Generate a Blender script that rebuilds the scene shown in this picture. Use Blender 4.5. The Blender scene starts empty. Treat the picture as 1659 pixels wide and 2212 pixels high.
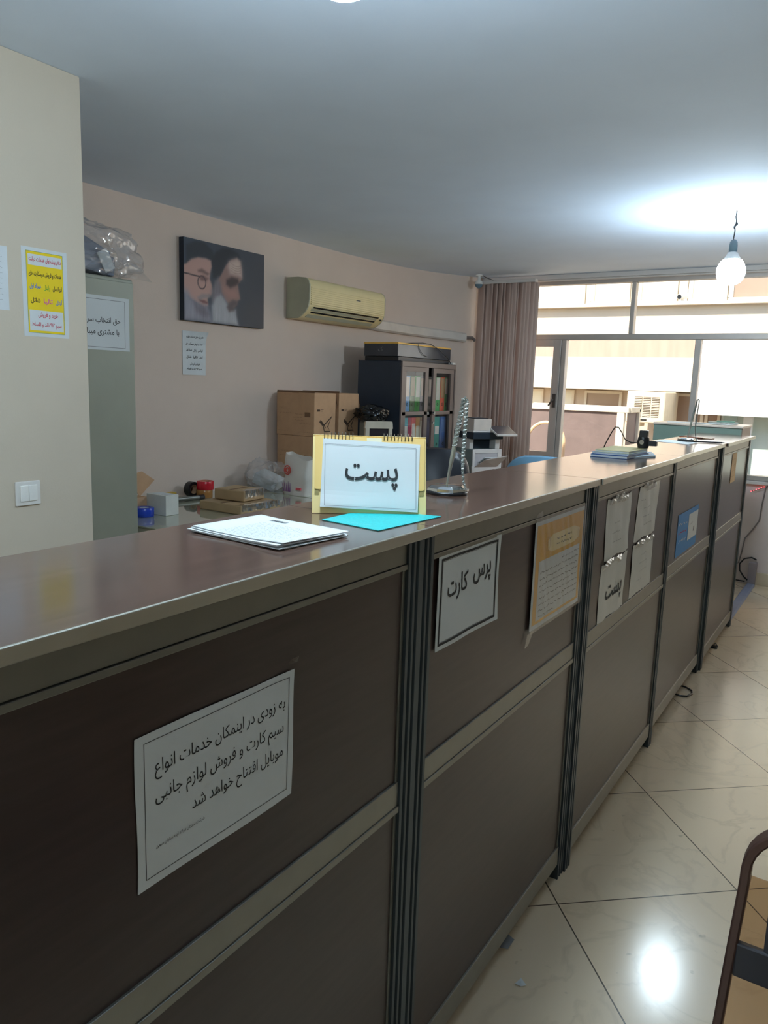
import bpy, bmesh, math, random, unicodedata
import numpy as np
from mathutils import Matrix, Vector
SC = bpy.context.scene
COL = SC.collection
PI = math.pi
rnd = random.Random(7)

# ------------------------------------------------------------------ colour and materials
def lin(c):
    return tuple((v/12.92 if v <= .04045 else ((v+.055)/1.055)**2.4) for v in c)
def rgb(r, g, b):
    return lin((r/255, g/255, b/255)) + (1,)

MATS = {}
def mat(name, col, rough=.5, metal=0, var=.08, scale=12, spec=.5, bump=0, bscale=200, coat=0, stretch=None, emit=None, estr=0, alpha=1, trans=0, sss=0):
    """procedural principled material: base colour broken up by noise, optional bump"""
    if name in MATS: return MATS[name]
    m = bpy.data.materials.new(name); m.use_nodes = True
    nt = m.node_tree; N = nt.nodes; L = nt.links
    b = N['Principled BSDF']
    b.inputs['Roughness'].default_value = rough
    b.inputs['Metallic'].default_value = metal
    b.inputs['Specular IOR Level'].default_value = spec
    b.inputs['Coat Weight'].default_value = coat
    b.inputs['Coat Roughness'].default_value = .05
    b.inputs['Alpha'].default_value = alpha
    b.inputs['Transmission Weight'].default_value = trans
    tc = N.new('ShaderNodeTexCoord')
    src = tc.outputs['Object']
    if stretch:
        mp = N.new('ShaderNodeMapping'); mp.inputs['Scale'].default_value = stretch
        L.new(src, mp.inputs['Vector']); src = mp.outputs['Vector']
    nz = N.new('ShaderNodeTexNoise'); nz.inputs['Scale'].default_value = scale; nz.inputs['Detail'].default_value = 5
    L.new(src, nz.inputs['Vector'])
    mr = N.new('ShaderNodeMapRange'); mr.inputs['From Min'].default_value = .25; mr.inputs['From Max'].default_value = .75
    mr.inputs['To Min'].default_value = 1-var; mr.inputs['To Max'].default_value = 1+var
    L.new(nz.outputs['Fac'], mr.inputs['Value'])
    mx = N.new('ShaderNodeVectorMath'); mx.operation = 'SCALE'
    mx.inputs[0].default_value = col[:3]
    L.new(mr.outputs['Result'], mx.inputs['Scale'])
    L.new(mx.outputs['Vector'], b.inputs['Base Color'])
    if bump:
        n2 = N.new('ShaderNodeTexNoise'); n2.inputs['Scale'].default_value = bscale; n2.inputs['Detail'].default_value = 3
        L.new(tc.outputs['Object'], n2.inputs['Vector'])
        bp = N.new('ShaderNodeBump'); bp.inputs['Strength'].default_value = bump; bp.inputs['Distance'].default_value = .002
        L.new(n2.outputs['Fac'], bp.inputs['Height']); L.new(bp.outputs['Normal'], b.inputs['Normal'])
    if emit:
        b.inputs['Emission Color'].default_value = emit; b.inputs['Emission Strength'].default_value = estr
    MATS[name] = m
    return m

def glassmat(name, tint=(1, 1, 1, 1), refl=.08, rough=0.0):
    """thin clear sheet: transparent body with a mirror coat"""
    m = bpy.data.materials.new(name); m.use_nodes = True
    nt = m.node_tree; N = nt.nodes; L = nt.links
    N.remove(N['Principled BSDF'])
    out = N['Material Output']
    tr = N.new('ShaderNodeBsdfTransparent'); tr.inputs['Color'].default_value = tint
    gl = N.new('ShaderNodeBsdfGlossy'); gl.inputs['Roughness'].default_value = rough
    lw = N.new('ShaderNodeLayerWeight'); lw.inputs['Blend'].default_value = .25
    pw = N.new('ShaderNodeMath'); pw.operation = 'POWER'; pw.inputs[1].default_value = 4.0
    lw.inputs['Blend'].default_value = .5
    L.new(lw.outputs['Facing'], pw.inputs[0])
    mr = N.new('ShaderNodeMapRange'); mr.inputs['To Min'].default_value = refl*.5; mr.inputs['To Max'].default_value = min(.9, refl*7)
    L.new(pw.outputs[0], mr.inputs['Value'])
    mx = N.new('ShaderNodeMixShader')
    L.new(mr.outputs['Result'], mx.inputs['Fac']); L.new(tr.outputs[0], mx.inputs[1]); L.new(gl.outputs[0], mx.inputs[2])
    L.new(mx.outputs[0], out.inputs['Surface'])
    MATS[name] = m
    return m

def plasticfilm(name, tint, body=.12, shine=.14, rough=.10):
    """crumpled see-through film: mostly transparent, a little milky, glossy on its creases"""
    m = bpy.data.materials.new(name); m.use_nodes = True
    nt = m.node_tree; N = nt.nodes; L = nt.links
    N.remove(N['Principled BSDF'])
    tc = N.new('ShaderNodeTexCoord'); nz = N.new('ShaderNodeTexNoise'); nz.inputs['Scale'].default_value = 14
    L.new(tc.outputs['Object'], nz.inputs['Vector'])
    mr = N.new('ShaderNodeMapRange'); mr.inputs['From Min'].default_value = .35; mr.inputs['From Max'].default_value = .7
    mr.inputs['To Min'].default_value = body*.5; mr.inputs['To Max'].default_value = body*2
    L.new(nz.outputs['Fac'], mr.inputs['Value'])
    tr = N.new('ShaderNodeBsdfTransparent'); df = N.new('ShaderNodeBsdfDiffuse'); df.inputs['Color'].default_value = tint
    gl = N.new('ShaderNodeBsdfGlossy'); gl.inputs['Roughness'].default_value = rough
    m1 = N.new('ShaderNodeMixShader'); m2 = N.new('ShaderNodeMixShader')
    L.new(mr.outputs['Result'], m1.inputs['Fac']); L.new(tr.outputs[0], m1.inputs[1]); L.new(df.outputs[0], m1.inputs[2])
    lw = N.new('ShaderNodeLayerWeight'); lw.inputs['Blend'].default_value = .5
    pw = N.new('ShaderNodeMath'); pw.operation = 'POWER'; pw.inputs[1].default_value = 3; L.new(lw.outputs['Facing'], pw.inputs[0])
    ma = N.new('ShaderNodeMath'); ma.operation = 'MULTIPLY_ADD'; ma.inputs[1].default_value = .35; ma.inputs[2].default_value = shine; L.new(pw.outputs[0], ma.inputs[0])
    L.new(ma.outputs[0], m2.inputs['Fac']); L.new(m1.outputs[0], m2.inputs[1]); L.new(gl.outputs[0], m2.inputs[2])
    L.new(m2.outputs[0], N['Material Output'].inputs['Surface'])
    MATS[name] = m
    return m

# ------------------------------------------------------------------ mesh builder
class MB:
    def __init__(s): s.v = []; s.f = []; s.m = []
    def add(s, vs, fs, mi=0):
        o = len(s.v); s.v += [tuple(p) for p in vs]
        for f in fs: s.f.append(tuple(i+o for i in f)); s.m.append(mi)
        return s
    def box(s, a, b, mi=0):
        x0, y0, z0 = [min(p, q) for p, q in zip(a, b)]; x1, y1, z1 = [max(p, q) for p, q in zip(a, b)]
        return s.add([(x0,y0,z0),(x1,y0,z0),(x1,y1,z0),(x0,y1,z0),(x0,y0,z1),(x1,y0,z1),(x1,y1,z1),(x0,y1,z1)],
              [(0,3,2,1),(4,5,6,7),(0,1,5,4),(1,2,6,5),(2,3,7,6),(3,0,4,7)], mi)
    def obox(s, M, a, b, mi=0):
        t = MB().box(a, b)
        return s.add([M @ Vector(p) for p in t.v], t.f, mi)
    def tube(s, pts, r, n=8, mi=0, caps=True, closed=False):
        pts = [Vector(p) for p in pts]; k = len(pts)
        rs = r if isinstance(r, (list, tuple)) else [r]*k
        vs = []; up = None
        for i, p in enumerate(pts):
            if closed: t = pts[(i+1) % k]-pts[i-1]
            else: t = pts[min(i+1, k-1)]-pts[max(i-1, 0)]
            if t.length < 1e-9: t = Vector((0, 0, 1))
            t.normalize()
            if up is None:
                up = Vector((0, 0, 1)) if abs(t.z) < .9 else Vector((1, 0, 0))
            u = up - t*up.dot(t)
            if u.length < 1e-6: u = t.orthogonal()
            u.normalize(); up = u; w = t.cross(u)
            for j in range(n):
                a = 2*PI*j/n
                vs.append(p + (u*math.cos(a)+w*math.sin(a))*rs[i])
        fs = []
        for i in range(k if closed else k-1):
            a = i*n; b = ((i+1) % k)*n
            for j in range(n):
                fs.append((a+j, a+(j+1) % n, b+(j+1) % n, b+j))
        if caps and not closed:
            fs.append(tuple(range(n-1, -1, -1))); fs.append(tuple(range((k-1)*n, k*n)))
        return s.add(vs, fs, mi)
    def cyl(s, p0, p1, r0, r1=None, n=24, mi=0): return s.tube([p0, p1], [r0, r0 if r1 is None else r1], n, mi)
    def lathe(s, prof, c=(0, 0, 0), n=32, mi=0):
        vs = []; fs = []
        for r, z in prof:
            for j in range(n):
                a = 2*PI*j/n; vs.append((c[0]+r*math.cos(a), c[1]+r*math.sin(a), c[2]+z))
        for i in range(len(prof)-1):
            for j in range(n):
                fs.append((i*n+j, i*n+(j+1) % n, (i+1)*n+(j+1) % n, (i+1)*n+j))
        if prof[0][0] > 1e-5: fs.append(tuple(range(n-1, -1, -1)))
        if prof[-1][0] > 1e-5: fs.append(tuple(range((len(prof)-1)*n, len(prof)*n)))
        return s.add(vs, fs, mi)
    def prism(s, poly, ax, lo, hi, mi=0):
        """polygon (2d) extruded along axis ax ('x','y','z')"""
        def P(p, t):
            return {'x': (t, p[0], p[1]), 'y': (p[0], t, p[1]), 'z': (p[0], p[1], t)}[ax]
        n = len(poly)
        vs = [P(p, lo) for p in poly]+[P(p, hi) for p in poly]
        fs = [tuple(range(n-1, -1, -1)), tuple(range(n, 2*n))]
        fs += [(i, (i+1) % n, n+(i+1) % n, n+i) for i in range(n)]
        return s.add(vs, fs, mi)
    def poly(s, pts, z, mi=0, d=None):
        return s.add([(x, y, z+(d(x, y) if d else 0)) for x, y in pts], [tuple(range(len(pts)))], mi)
    def ribbon(s, pts, w, z, mi=0, d=None, closed=False):
        pts = [Vector((p[0], p[1])) for p in pts]; n = len(pts)
        L = []; R = []
        for i, p in enumerate(pts):
            a = pts[i-1] if (i > 0 or closed) else p
            b = pts[(i+1) % n] if (i < n-1 or closed) else p
            t = (b-a)
            t = t.normalized() if t.length > 1e-9 else Vector((1, 0))
            q = Vector((-t.y, t.x))*w/2
            L.append(p+q); R.append(p-q)
        vs = [(p.x, p.y, z+(d(p.x, p.y) if d else 0)) for p in L+R]
        fs = [(n+i, n+(i+1) % n, (i+1) % n, i) for i in range(n if closed else n-1)]
        return s.add(vs, fs, mi)
    def frame(s, x0, y0, x1, y1, w, z, mi=0, d=None, k=10):
        """rectangular printed border, k steps a side so it can follow a curled sheet"""
        for (a, b) in (((x0, y0), (x1, y0)), ((x1, y0), (x1, y1)), ((x1, y1), (x0, y1)), ((x0, y1), (x0, y0))):
            dx = (b[0]-a[0]); dy = (b[1]-a[1]); l = math.hypot(dx, dy); ex = dx/l*w/2; ey = dy/l*w/2
            s.ribbon([(a[0]-ex+(dx+2*ex)*i/k, a[1]-ey+(dy+2*ey)*i/k) for i in range(k+1)], w, z, mi, d)
        return s
    def fillrect(s, x0, y0, x1, y1, z, mi=0, d=None, k=8):
        vs = [(x0+(x1-x0)*i/k, y0+(y1-y0)*j/k) for j in range(k+1) for i in range(k+1)]
        return s.add([(x, y, z+(d(x, y) if d else 0)) for x, y in vs],
              [(j*(k+1)+i, j*(k+1)+i+1, (j+1)*(k+1)+i+1, (j+1)*(k+1)+i) for j in range(k) for i in range(k)], mi)
    def build(s, name, m, parent=None, bevel=0, smooth=False, seg=2, mods=None):
        me = bpy.data.meshes.new(name); me.from_pydata(s.v, [], s.f)
        ms = m if isinstance(m, (list, tuple)) else [m]
        for q in ms: me.materials.append(q)
        if len(ms) > 1: me.polygons.foreach_set('material_index', s.m)
        bm = bmesh.new(); bm.from_mesh(me)
        if bevel or smooth: bmesh.ops.remove_doubles(bm, verts=bm.verts, dist=1e-6)
        if not (len(s.f) and s.v and getattr(s, 'flat2d', False)): bmesh.ops.recalc_face_normals(bm, faces=bm.faces)
        bm.to_mesh(me); bm.free()
        o = bpy.data.objects.new(name, me); COL.objects.link(o)
        if parent: o.parent = parent
        if bevel:
            bv = o.modifiers.new('bevel', 'BEVEL'); bv.width = bevel; bv.segments = seg; bv.limit_method = 'ANGLE'; bv.angle_limit = math.radians(40)
        if smooth:
            for p in me.polygons: p.use_smooth = True
            try: me.set_sharp_from_angle(angle=math.radians(38))
            except Exception: pass
        return o

def tag(o, label, cat, group=None):
    o['label'] = label; o['category'] = cat
    if group: o['group'] = group
    return o
def thing(name, label, cat, loc=(0, 0, 0), rotz=0, group=None, M=None):
    o = bpy.data.objects.new(name, None); COL.objects.link(o); o.empty_display_size = .05
    if M is not None: o.matrix_world = M
    else: o.location = loc; o.rotation_euler = (0, 0, rotz)
    return tag(o, label, cat, group)
def structure(o):
    o['kind'] = 'structure'; return o
def dup(root, loc=None, rotz=None, label=None):
    r = root.copy(); COL.objects.link(r)
    if loc is not None: r.location = loc
    if rotz is not None: r.rotation_euler = (0, 0, rotz)
    if label: r['label'] = label
    for ch in list(root.children):
        c = ch.copy(); COL.objects.link(c); c.parent = r
        for g in list(ch.children):
            d = g.copy(); COL.objects.link(d); d.parent = c
    return r
def facing_x(x, y, z):
    """frame of a sheet on a surface that looks along +x: local x -> +y, local y -> up, local z -> +x"""
    return Matrix(((0, 0, 1, x), (1, 0, 0, y), (0, 1, 0, z), (0, 0, 0, 1)))
def on_panel(y, z, dx=0):
    """sheet stuck on a counter panel"""
    return facing_x(-.0068+dx, y, z) @ Matrix.Scale(.9645, 4)
def facing_my(x, y, z):
    """frame of a sheet on a surface that looks along -y"""
    return Matrix(((1, 0, 0, x), (0, 0, -1, y), (0, 1, 0, z), (0, 0, 0, 1)))

# ------------------------------------------------------------------ Persian lettering
RIGHT_ONLY = set('اآدذرزژوأإة')
NAMES = {}
def form(ch, f):
    try: return unicodedata.lookup(unicodedata.name(ch)+' '+f+' FORM')
    except KeyError: return None
def shape(word):
    out = []; w = [c for c in word]
    i = 0; res = []
    while i < len(w):
        if w[i] == 'ل' and i+1 < len(w) and w[i+1] == 'ا': res.append('LA'); i += 2
        else: res.append(w[i]); i += 1
    def joins_next(c): return c != 'LA' and c.isalpha() and c not in RIGHT_ONLY and c != 'ء'
    def joins_prev(c): return c == 'LA' or (c.isalpha() and c != 'ء')
    for k, c in enumerate(res):
        p = k > 0 and joins_next(res[k-1]) and joins_prev(c)
        n = k+1 < len(res) and joins_next(c) and joins_prev(res[k+1])
        if c == 'LA':
            out.append('\uFEFC' if p else '\uFEFB'); continue
        f = 'MEDIAL' if p and n else 'FINAL' if p else 'INITIAL' if n else 'ISOLATED'
        g = form(c, f)
        out.append(g or c)
    s = ''.join(out)
    if all(ch.isdigit() for ch in word): return s
    return s[::-1]
def visual(line):
    return ' '.join(shape(w) for w in line.split(' '))[::1] if False else ' '.join(shape(w) for w in reversed(line.split(' ')))
_CACHE = {}
def glyphs(line, bold=0, persian=True):
    key = (line, bold, persian)
    if key in _CACHE: return _CACHE[key]
    c = bpy.data.curves.new('lettering', 'FONT'); c.body = visual(line) if persian else line
    c.resolution_u = 2; c.offset = bold
    o = bpy.data.objects.new('lettering', c); COL.objects.link(o)
    dg = bpy.context.evaluated_depsgraph_get(); dg.update()
    me = o.evaluated_get(dg).to_mesh()
    vs = [(v.co.x, v.co.y) for v in me.vertices]; fs = [tuple(p.vertices) for p in me.polygons]
    o.evaluated_get(dg).to_mesh_clear()
    bpy.data.objects.remove(o); bpy.data.curves.remove(c)
    xs = [p[0] for p in vs]; ys = [p[1] for p in vs]
    r = (vs, fs, min(xs), max(xs), min(ys), max(ys)); _CACHE[key] = r
    return r
def text(mb, line, x0, x1, yc, z, ys=1.0, h=None, mi=0, d=None, bold=0, slope=0, persian=True):
    """fit a line of writing between x0 and x1, centred on yc"""
    vs, fs, a, b, lo, hi = glyphs(line, bold, persian)
    k = (x1-x0)/(b-a); ky = k*ys if h is None else h/(hi-lo)
    P = []
    for x, y in vs:
        X = x0+(x-a)*k; Y = yc+(y-(lo+hi)/2)*ky + slope*(X-(x0+x1)/2)
        P.append((X, Y, z+(d(X, Y) if d else 0)))
    mb.add(P, fs, mi)
def scribble(mb, x0, x1, y, h, z, r, w=.0012, mi=0, d=None):
    """a row of small print too fine to read: short strokes of varying height"""
    x = x0
    while x < x1:
        l = r.uniform(2.0, 6.0)*h
        e = min(x+l*r.uniform(.5, 1), x1)
        n = max(3, int((e-x)/(h*.5)))
        mb.ribbon([(x+(e-x)*i/n, y+r.uniform(-.45, .45)*h*(1 if i % 2 else -.6)) for i in range(n+1)], w, z, mi, d)
        x = e+h*r.uniform(.7, 1.3)
def sheet(mb, w, h, d=None, k=14, th=.0006, edge=None):
    """a leaf of paper w x h with its corner at the origin, following the curl d"""
    f = d or (lambda x, y: 0)
    e = edge or (lambda x, y: (x, y))
    g = []
    for zz in (0, -th):
        for j in range(k+1):
            for i in range(k+1):
                x, y = e(w*i/k, h*j/k)
                g.append((x, y, f(x, y)+zz))
    n = (k+1)**2; fs = []
    for j in range(k):
        for i in range(k):
            a = j*(k+1)+i
            fs.append((a, a+1, a+k+2, a+k+1)); fs.append((n+a, n+a+k+1, n+a+k+2, n+a+1))
    for i in range(k):
        for a, b in ((i, i+1), (k*(k+1)+i+1, k*(k+1)+i), (i*(k+1)+k, (i+1)*(k+1)+k), ((i+1)*(k+1), i*(k+1))):
            fs.append((a, n+a, n+b, b))
    mb.add(g, fs); return mb
# ------------------------------------------------------------------ materials
M_ceil = mat('ceiling_paint', rgb(222, 236, 254), .85, var=.03, scale=3, bump=.15, bscale=60)
M_wall = mat('wall_paint', rgb(222, 203, 190), .8, var=.03, scale=4, bump=.25, bscale=160)
M_wallp = mat('pillar_paint', rgb(206, 194, 176), .8, var=.03, scale=4, bump=.25, bscale=160)
M_lowwall = mat('low_wall_paint', rgb(214, 200, 196), .7, var=.05, scale=6)
M_wood = mat('dark_walnut_board', rgb(60, 47, 45), .30, var=.22, scale=6, stretch=(14, 1.2, 14), spec=.5)
M_top = mat('worktop_walnut', rgb(84, 64, 55), .14, var=.26, scale=5, stretch=(16, 1.0, 16), spec=.85)
M_alu = mat('satin_aluminium', rgb(124, 124, 118), .42, metal=.75, var=.06, scale=20)
M_rail = mat('pale_rail_metal', rgb(146, 144, 136), .42, metal=.7, var=.06, scale=20)
M_edge = mat('worktop_edge_metal', rgb(176, 174, 164), .32, metal=.8, var=.04, scale=20)
M_post = mat('blue_grey_post_metal', rgb(72, 82, 88), .4, metal=.55, var=.06, scale=20)
M_paper = mat('white_paper', rgb(210, 215, 217), .75, var=.02, scale=10)
M_paperg = mat('sleeved_paper', rgb(205, 206, 202), .35, var=.05, scale=14, bump=.3, bscale=60)
M_ink = mat('black_ink', rgb(34, 35, 38), .7, var=.05)
M_inkg = mat('grey_ink', rgb(120, 122, 126), .7, var=.05)
M_inkl = mat('pale_grey_ink', rgb(168, 171, 174), .7, var=.05)
M_red = mat('red_ink', rgb(190, 40, 60), .7, var=.05)
M_yel = mat('yellow_print', rgb(236, 206, 20), .6, var=.04)
M_gold = mat('ochre_print', rgb(226, 164, 10), .5, var=.08, scale=20)
M_cream = mat('cream_card', rgb(238, 214, 150), .6, var=.04)
M_creamd = mat('amber_card', rgb(233, 196, 122), .6, var=.05)
M_teal = mat('teal_print', rgb(20, 178, 180), .45, var=.14, scale=300)
M_blue = mat('blue_print', rgb(32, 128, 196), .5, var=.05)
M_white = mat('white_plastic', rgb(228, 226, 222), .4, var=.02)
M_offw = mat('aged_white_plastic', rgb(234, 218, 168), .4, var=.03)
M_black = mat('black_plastic', rgb(26, 28, 32), .35, var=.08)
M_chrome = mat('polished_chrome', rgb(210, 212, 214), .12, metal=1, var=.02)
M_card = mat('brown_cardboard', rgb(198, 158, 122), .8, var=.07, scale=18, bump=.15, bscale=90)
M_cardd = mat('brown_cardboard_edge', rgb(120, 88, 62), .8, var=.07, scale=18)
M_cardink = mat('cardboard_print', rgb(70, 52, 40), .8, var=.05)
M_clear = glassmat('clear_glass', (.97, .98, .97, 1), .05)
M_tape = glassmat('clear_tape', (.93, .92, .88, 1), .16, .12)
M_bag = plasticfilm('clear_bag_film', rgb(222, 222, 228), .15, .10)
M_film = plasticfilm('crinkled_wrap_film', rgb(216, 210, 204), .20, .14)
M_wrap = plasticfilm('clear_poster_wrap', rgb(230, 228, 224), .02, .03, .14)
M_frame = mat('window_frame_metal', rgb(186, 178, 172), .45, metal=.3, var=.05)
M_steel = mat('dark_steel', rgb(48, 58, 72), .4, metal=.2, var=.06)
M_steelf = mat('brown_grey_steel', rgb(116, 104, 100), .42, metal=.2, var=.05)

def marble_floor():
    m = bpy.data.materials.new('marble_tile_floor'); m.use_nodes = True
    nt = m.node_tree; N = nt.nodes; L = nt.links; b = N['Principled BSDF']
    tc = N.new('ShaderNodeTexCoord'); mp = N.new('ShaderNodeMapping')
    th = math.radians(-41.5); p0 = (.037, 1.949)
    mp.inputs['Rotation'].default_value = (0, 0, th)
    mp.inputs['Location'].default_value = (-(math.cos(th)*p0[0]-math.sin(th)*p0[1]), -(math.sin(th)*p0[0]+math.cos(th)*p0[1]), 0)
    L.new(tc.outputs['Object'], mp.inputs['Vector'])
    br = N.new('ShaderNodeTexBrick'); br.offset = 0; br.squash = 1
    br.inputs['Scale'].default_value = 1; br.inputs['Brick Width'].default_value = .555; br.inputs['Row Height'].default_value = .555
    br.inputs['Mortar Size'].default_value = .0022; br.inputs['Mortar Smooth'].default_value = .2; br.inputs['Bias'].default_value = 0
    br.inputs['Color1'].default_value = rgb(224, 203, 172); br.inputs['Color2'].default_value = rgb(216, 199, 174)
    br.inputs['Mortar'].default_value = rgb(84, 74, 62)
    L.new(mp.outputs['Vector'], br.inputs['Vector'])
    # soft veins
    n1 = N.new('ShaderNodeTexNoise'); n1.inputs['Scale'].default_value = 3.2; n1.inputs['Detail'].default_value = 9; n1.inputs['Distortion'].default_value = 1.6
    L.new(tc.outputs['Object'], n1.inputs['Vector'])
    sub = N.new('ShaderNodeMath'); sub.operation = 'SUBTRACT'; sub.inputs[1].default_value = .5; L.new(n1.outputs['Fac'], sub.inputs[0])
    ab = N.new('ShaderNodeMath'); ab.operation = 'ABSOLUTE'; L.new(sub.outputs[0], ab.inputs[0])
    vr = N.new('ShaderNodeMapRange'); vr.inputs['From Min'].default_value = 0; vr.inputs['From Max'].default_value = .035
    vr.inputs['To Min'].default_value = .30; vr.inputs['To Max'].default_value = 0; L.new(ab.outputs[0], vr.inputs['Value'])
    n2 = N.new('ShaderNodeTexNoise'); n2.inputs['Scale'].default_value = 2.1; n2.inputs['Detail'].default_value = 4
    L.new(tc.outputs['Object'], n2.inputs['Vector'])
    vm = N.new('ShaderNodeMath'); vm.operation = 'MULTIPLY'; L.new(vr.outputs[0], vm.inputs[0]); L.new(n2.outputs['Fac'], vm.inputs[1])
    mx = N.new('ShaderNodeMix'); mx.data_type = 'RGBA'; L.new(vm.outputs[0], mx.inputs['Factor'])
    L.new(br.outputs['Color'], mx.inputs['A']); mx.inputs['B'].default_value = rgb(128, 112, 92)
    # scuffs: small dark specks
    n3 = N.new('ShaderNodeTexNoise'); n3.inputs['Scale'].default_value = 26; n3.inputs['Detail'].default_value = 2
    L.new(tc.outputs['Object'], n3.inputs['Vector'])
    sp = N.new('ShaderNodeMapRange'); sp.inputs['From Min'].default_value = .70; sp.inputs['From Max'].default_value = .78
    sp.inputs['To Min'].default_value = 0; sp.inputs['To Max'].default_value = .35; L.new(n3.outputs['Fac'], sp.inputs['Value'])
    m2 = N.new('ShaderNodeMix'); m2.data_type = 'RGBA'; L.new(sp.outputs[0], m2.inputs['Factor'])
    L.new(mx.outputs['Result'], m2.inputs['A']); m2.inputs['B'].default_value = rgb(110, 100, 88)
    L.new(m2.outputs['Result'], b.inputs['Base Color'])
    rr = N.new('ShaderNodeMapRange'); rr.inputs['To Min'].default_value = .12; rr.inputs['To Max'].default_value = .24
    L.new(n2.outputs['Fac'], rr.inputs['Value']); L.new(rr.outputs[0], b.inputs['Roughness'])
    b.inputs['Specular IOR Level'].default_value = .38
    MATS['floor'] = m
    return m
M_floor = marble_floor()

# ------------------------------------------------------------------ room shell
ZC = 2.387
YW = 6.444
structure(MB().box((-3.3, -4.1, -.1), (4.35, 6.62, 0)).build('floor', M_floor))
structure(MB().box((-3.3, -4.1, ZC), (4.35, 6.62, ZC+.15)).build('ceiling', M_ceil))
path = [(-2.85, 1.5), (-2.85, 4.9), (-2.83, 5.25), (-2.775, 5.6), (-2.69, 5.9), (-2.57, 6.15), (-2.47, 6.33), (-2.43, 6.62)]
structure(MB().prism(path+[(-3.3, 6.62), (-3.3, 1.5)], 'z', 0, ZC).build('wall_left', M_wall, smooth=True))
structure(MB().box((-3.3, -4.0, 0), (-1.66, 1.712, ZC)).build('wall_pillar', M_wallp, bevel=.004))
structure(MB().box((-3.3, -4.1, 0), (4.35, -4.0, ZC)).build('wall_back', M_wallp))
structure(MB().box((4.2, -4.0, 0), (4.35, 6.62, ZC)).build('wall_right', M_wallp))
structure(MB().box((-2.6, YW, 0), (2.6, 6.62, .80)).box((2.6, YW, 0), (4.2, 6.62, ZC)).build('wall_far', M_lowwall))
M_base = mat('marble_skirting', rgb(206, 190, 166), .3, var=.1, scale=8)
structure(MB().box((-.04, YW-.014, 0), (2.6, YW, .098)).build('baseboard_far', M_base, bevel=.003))
M_trimw = mat('white_track', rgb(206, 200, 196), .5, var=.03)
structure(MB().box((-2.44, YW-.07, 2.348), (2.6, YW-.005, ZC-.001)).box((-2.44, YW-.06, 2.335), (2.6, YW-.02, 2.348)).build('trim_1', M_trimw, bevel=.004))

# window: one long aluminium frame with transom lights over tall lights
win = structure(bpy.data.objects.new('window_1', None)); COL.objects.link(win)
win.location = (0, YW, 0)
def wbar(x0, x1, z0, z1, y0=0.0, y1=.07): return ((x0, y0, z0), (x1, y1, z1))
fr = MB()
for a in (wbar(-2.42, 2.6, 2.31, 2.348), wbar(-2.42, 2.6, 1.856, 1.902), wbar(-2.42, 2.6, .80, .838),
          wbar(-1.152, -1.117, 1.902, 2.31), wbar(.45, .485, 1.902, 2.31), wbar(1.8, 1.835, 1.902, 2.31),
          wbar(-.63, -.585, .838, 1.856), wbar(.0, .045, .838, 1.856), wbar(1.0, 1.045, .838, 1.856), wbar(2.0, 2.045, .838, 1.856),
          wbar(-1.705, -1.665, .838, 1.856), wbar(-2.42, -2.38, .838, 2.31), wbar(2.56, 2.6, .838, 2.31)): fr.box(*a)
fr.build('window_frame', M_frame, win, bevel=.004)
fr = MB()
for a in (((-2.38, -.008, .838), (-2.33, .05, 1.856)), ((-1.772, -.008, .838), (-1.706, .05, 1.856)), ((-2.33, -.008, 1.80), (-1.772, .05, 1.856)), ((-2.33, -.008, .838), (-1.772, .05, .90))): fr.box(*a)
cas = fr.build('casement', M_frame, win, bevel=.004)
MB().box((-1.752, -.02, 1.285), (-1.724, -.008, 1.40)).tube([(-1.738, -.014, 1.345), (-1.738, -.05, 1.35), (-1.745, -.055, 1.335), (-1.77, -.055, 1.30)], .008).build('casement_handle', mat('tarnished_handle', rgb(92, 84, 80), .4, metal=.5), cas, bevel=.002)
for x0, x1, z0, z1 in ((-2.38, -1.152, 1.902, 2.31), (-1.117, .45, 1.902, 2.31), (.485, 1.8, 1.902, 2.31), (1.835, 2.56, 1.902, 2.31),
                       (-2.33, -1.772, .90, 1.80), (-1.665, -.63, .838, 1.856), (-.585, 0, .838, 1.856), (.045, 1.0, .838, 1.856), (1.045, 2.0, .838, 1.856), (2.045, 2.56, .838, 1.856)):
    MB().box((x0-.004, .03, z0-.004), (x1+.004, .035, z1+.004)).build('pane', M_clear, win)
MB().box((-.58, -.03, .775), (.6, .0, .80)).build('sill', M_trimw, win, bevel=.004)

# vertical blinds gathered at the left of the window
M_blind = mat('taupe_blind_fabric', rgb(206, 180, 168), .85, var=.05, scale=30, stretch=(30, 30, .6))
bl = thing('vertical_blinds', 'taupe vertical blinds gathered beside the left end of the window', 'blinds', (-2.17, 6.28, 0))
MB().box((-.26, -.03, 2.318), (.27, .03, 2.346)).build('head_rail', M_trimw, bl, bevel=.003)
nsl = 17
for i in range(nsl):
    x = -.235+.475*i/(nsl-1)
    a = math.radians([38, 44, 30, 48, 40, 26, 46, 50, 36, 44, 30, 50, 42, 34, 24, 12, 6][i])
    w = .056
    y = .012*math.sin(i*1.7)
    s = MB(); n = 6
    vs = []
    for zz in (.28, 2.318):
        for j in range(n+1):
            t = (j/n-.5)*2*w; bow = .007*(1-(j/n*2-1)**2)
            vs.append((x+t*math.cos(a)-bow*math.sin(a), y-t*math.sin(a)*.7-bow*math.cos(a), zz))
    s.add(vs, [(j, j+1, n+2+j, n+1+j) for j in range(n)])
    o = s.build('slat', M_blind, bl, smooth=True)
    sd = o.modifiers.new('thickness', 'SOLIDIFY'); sd.thickness = .0012

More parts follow.
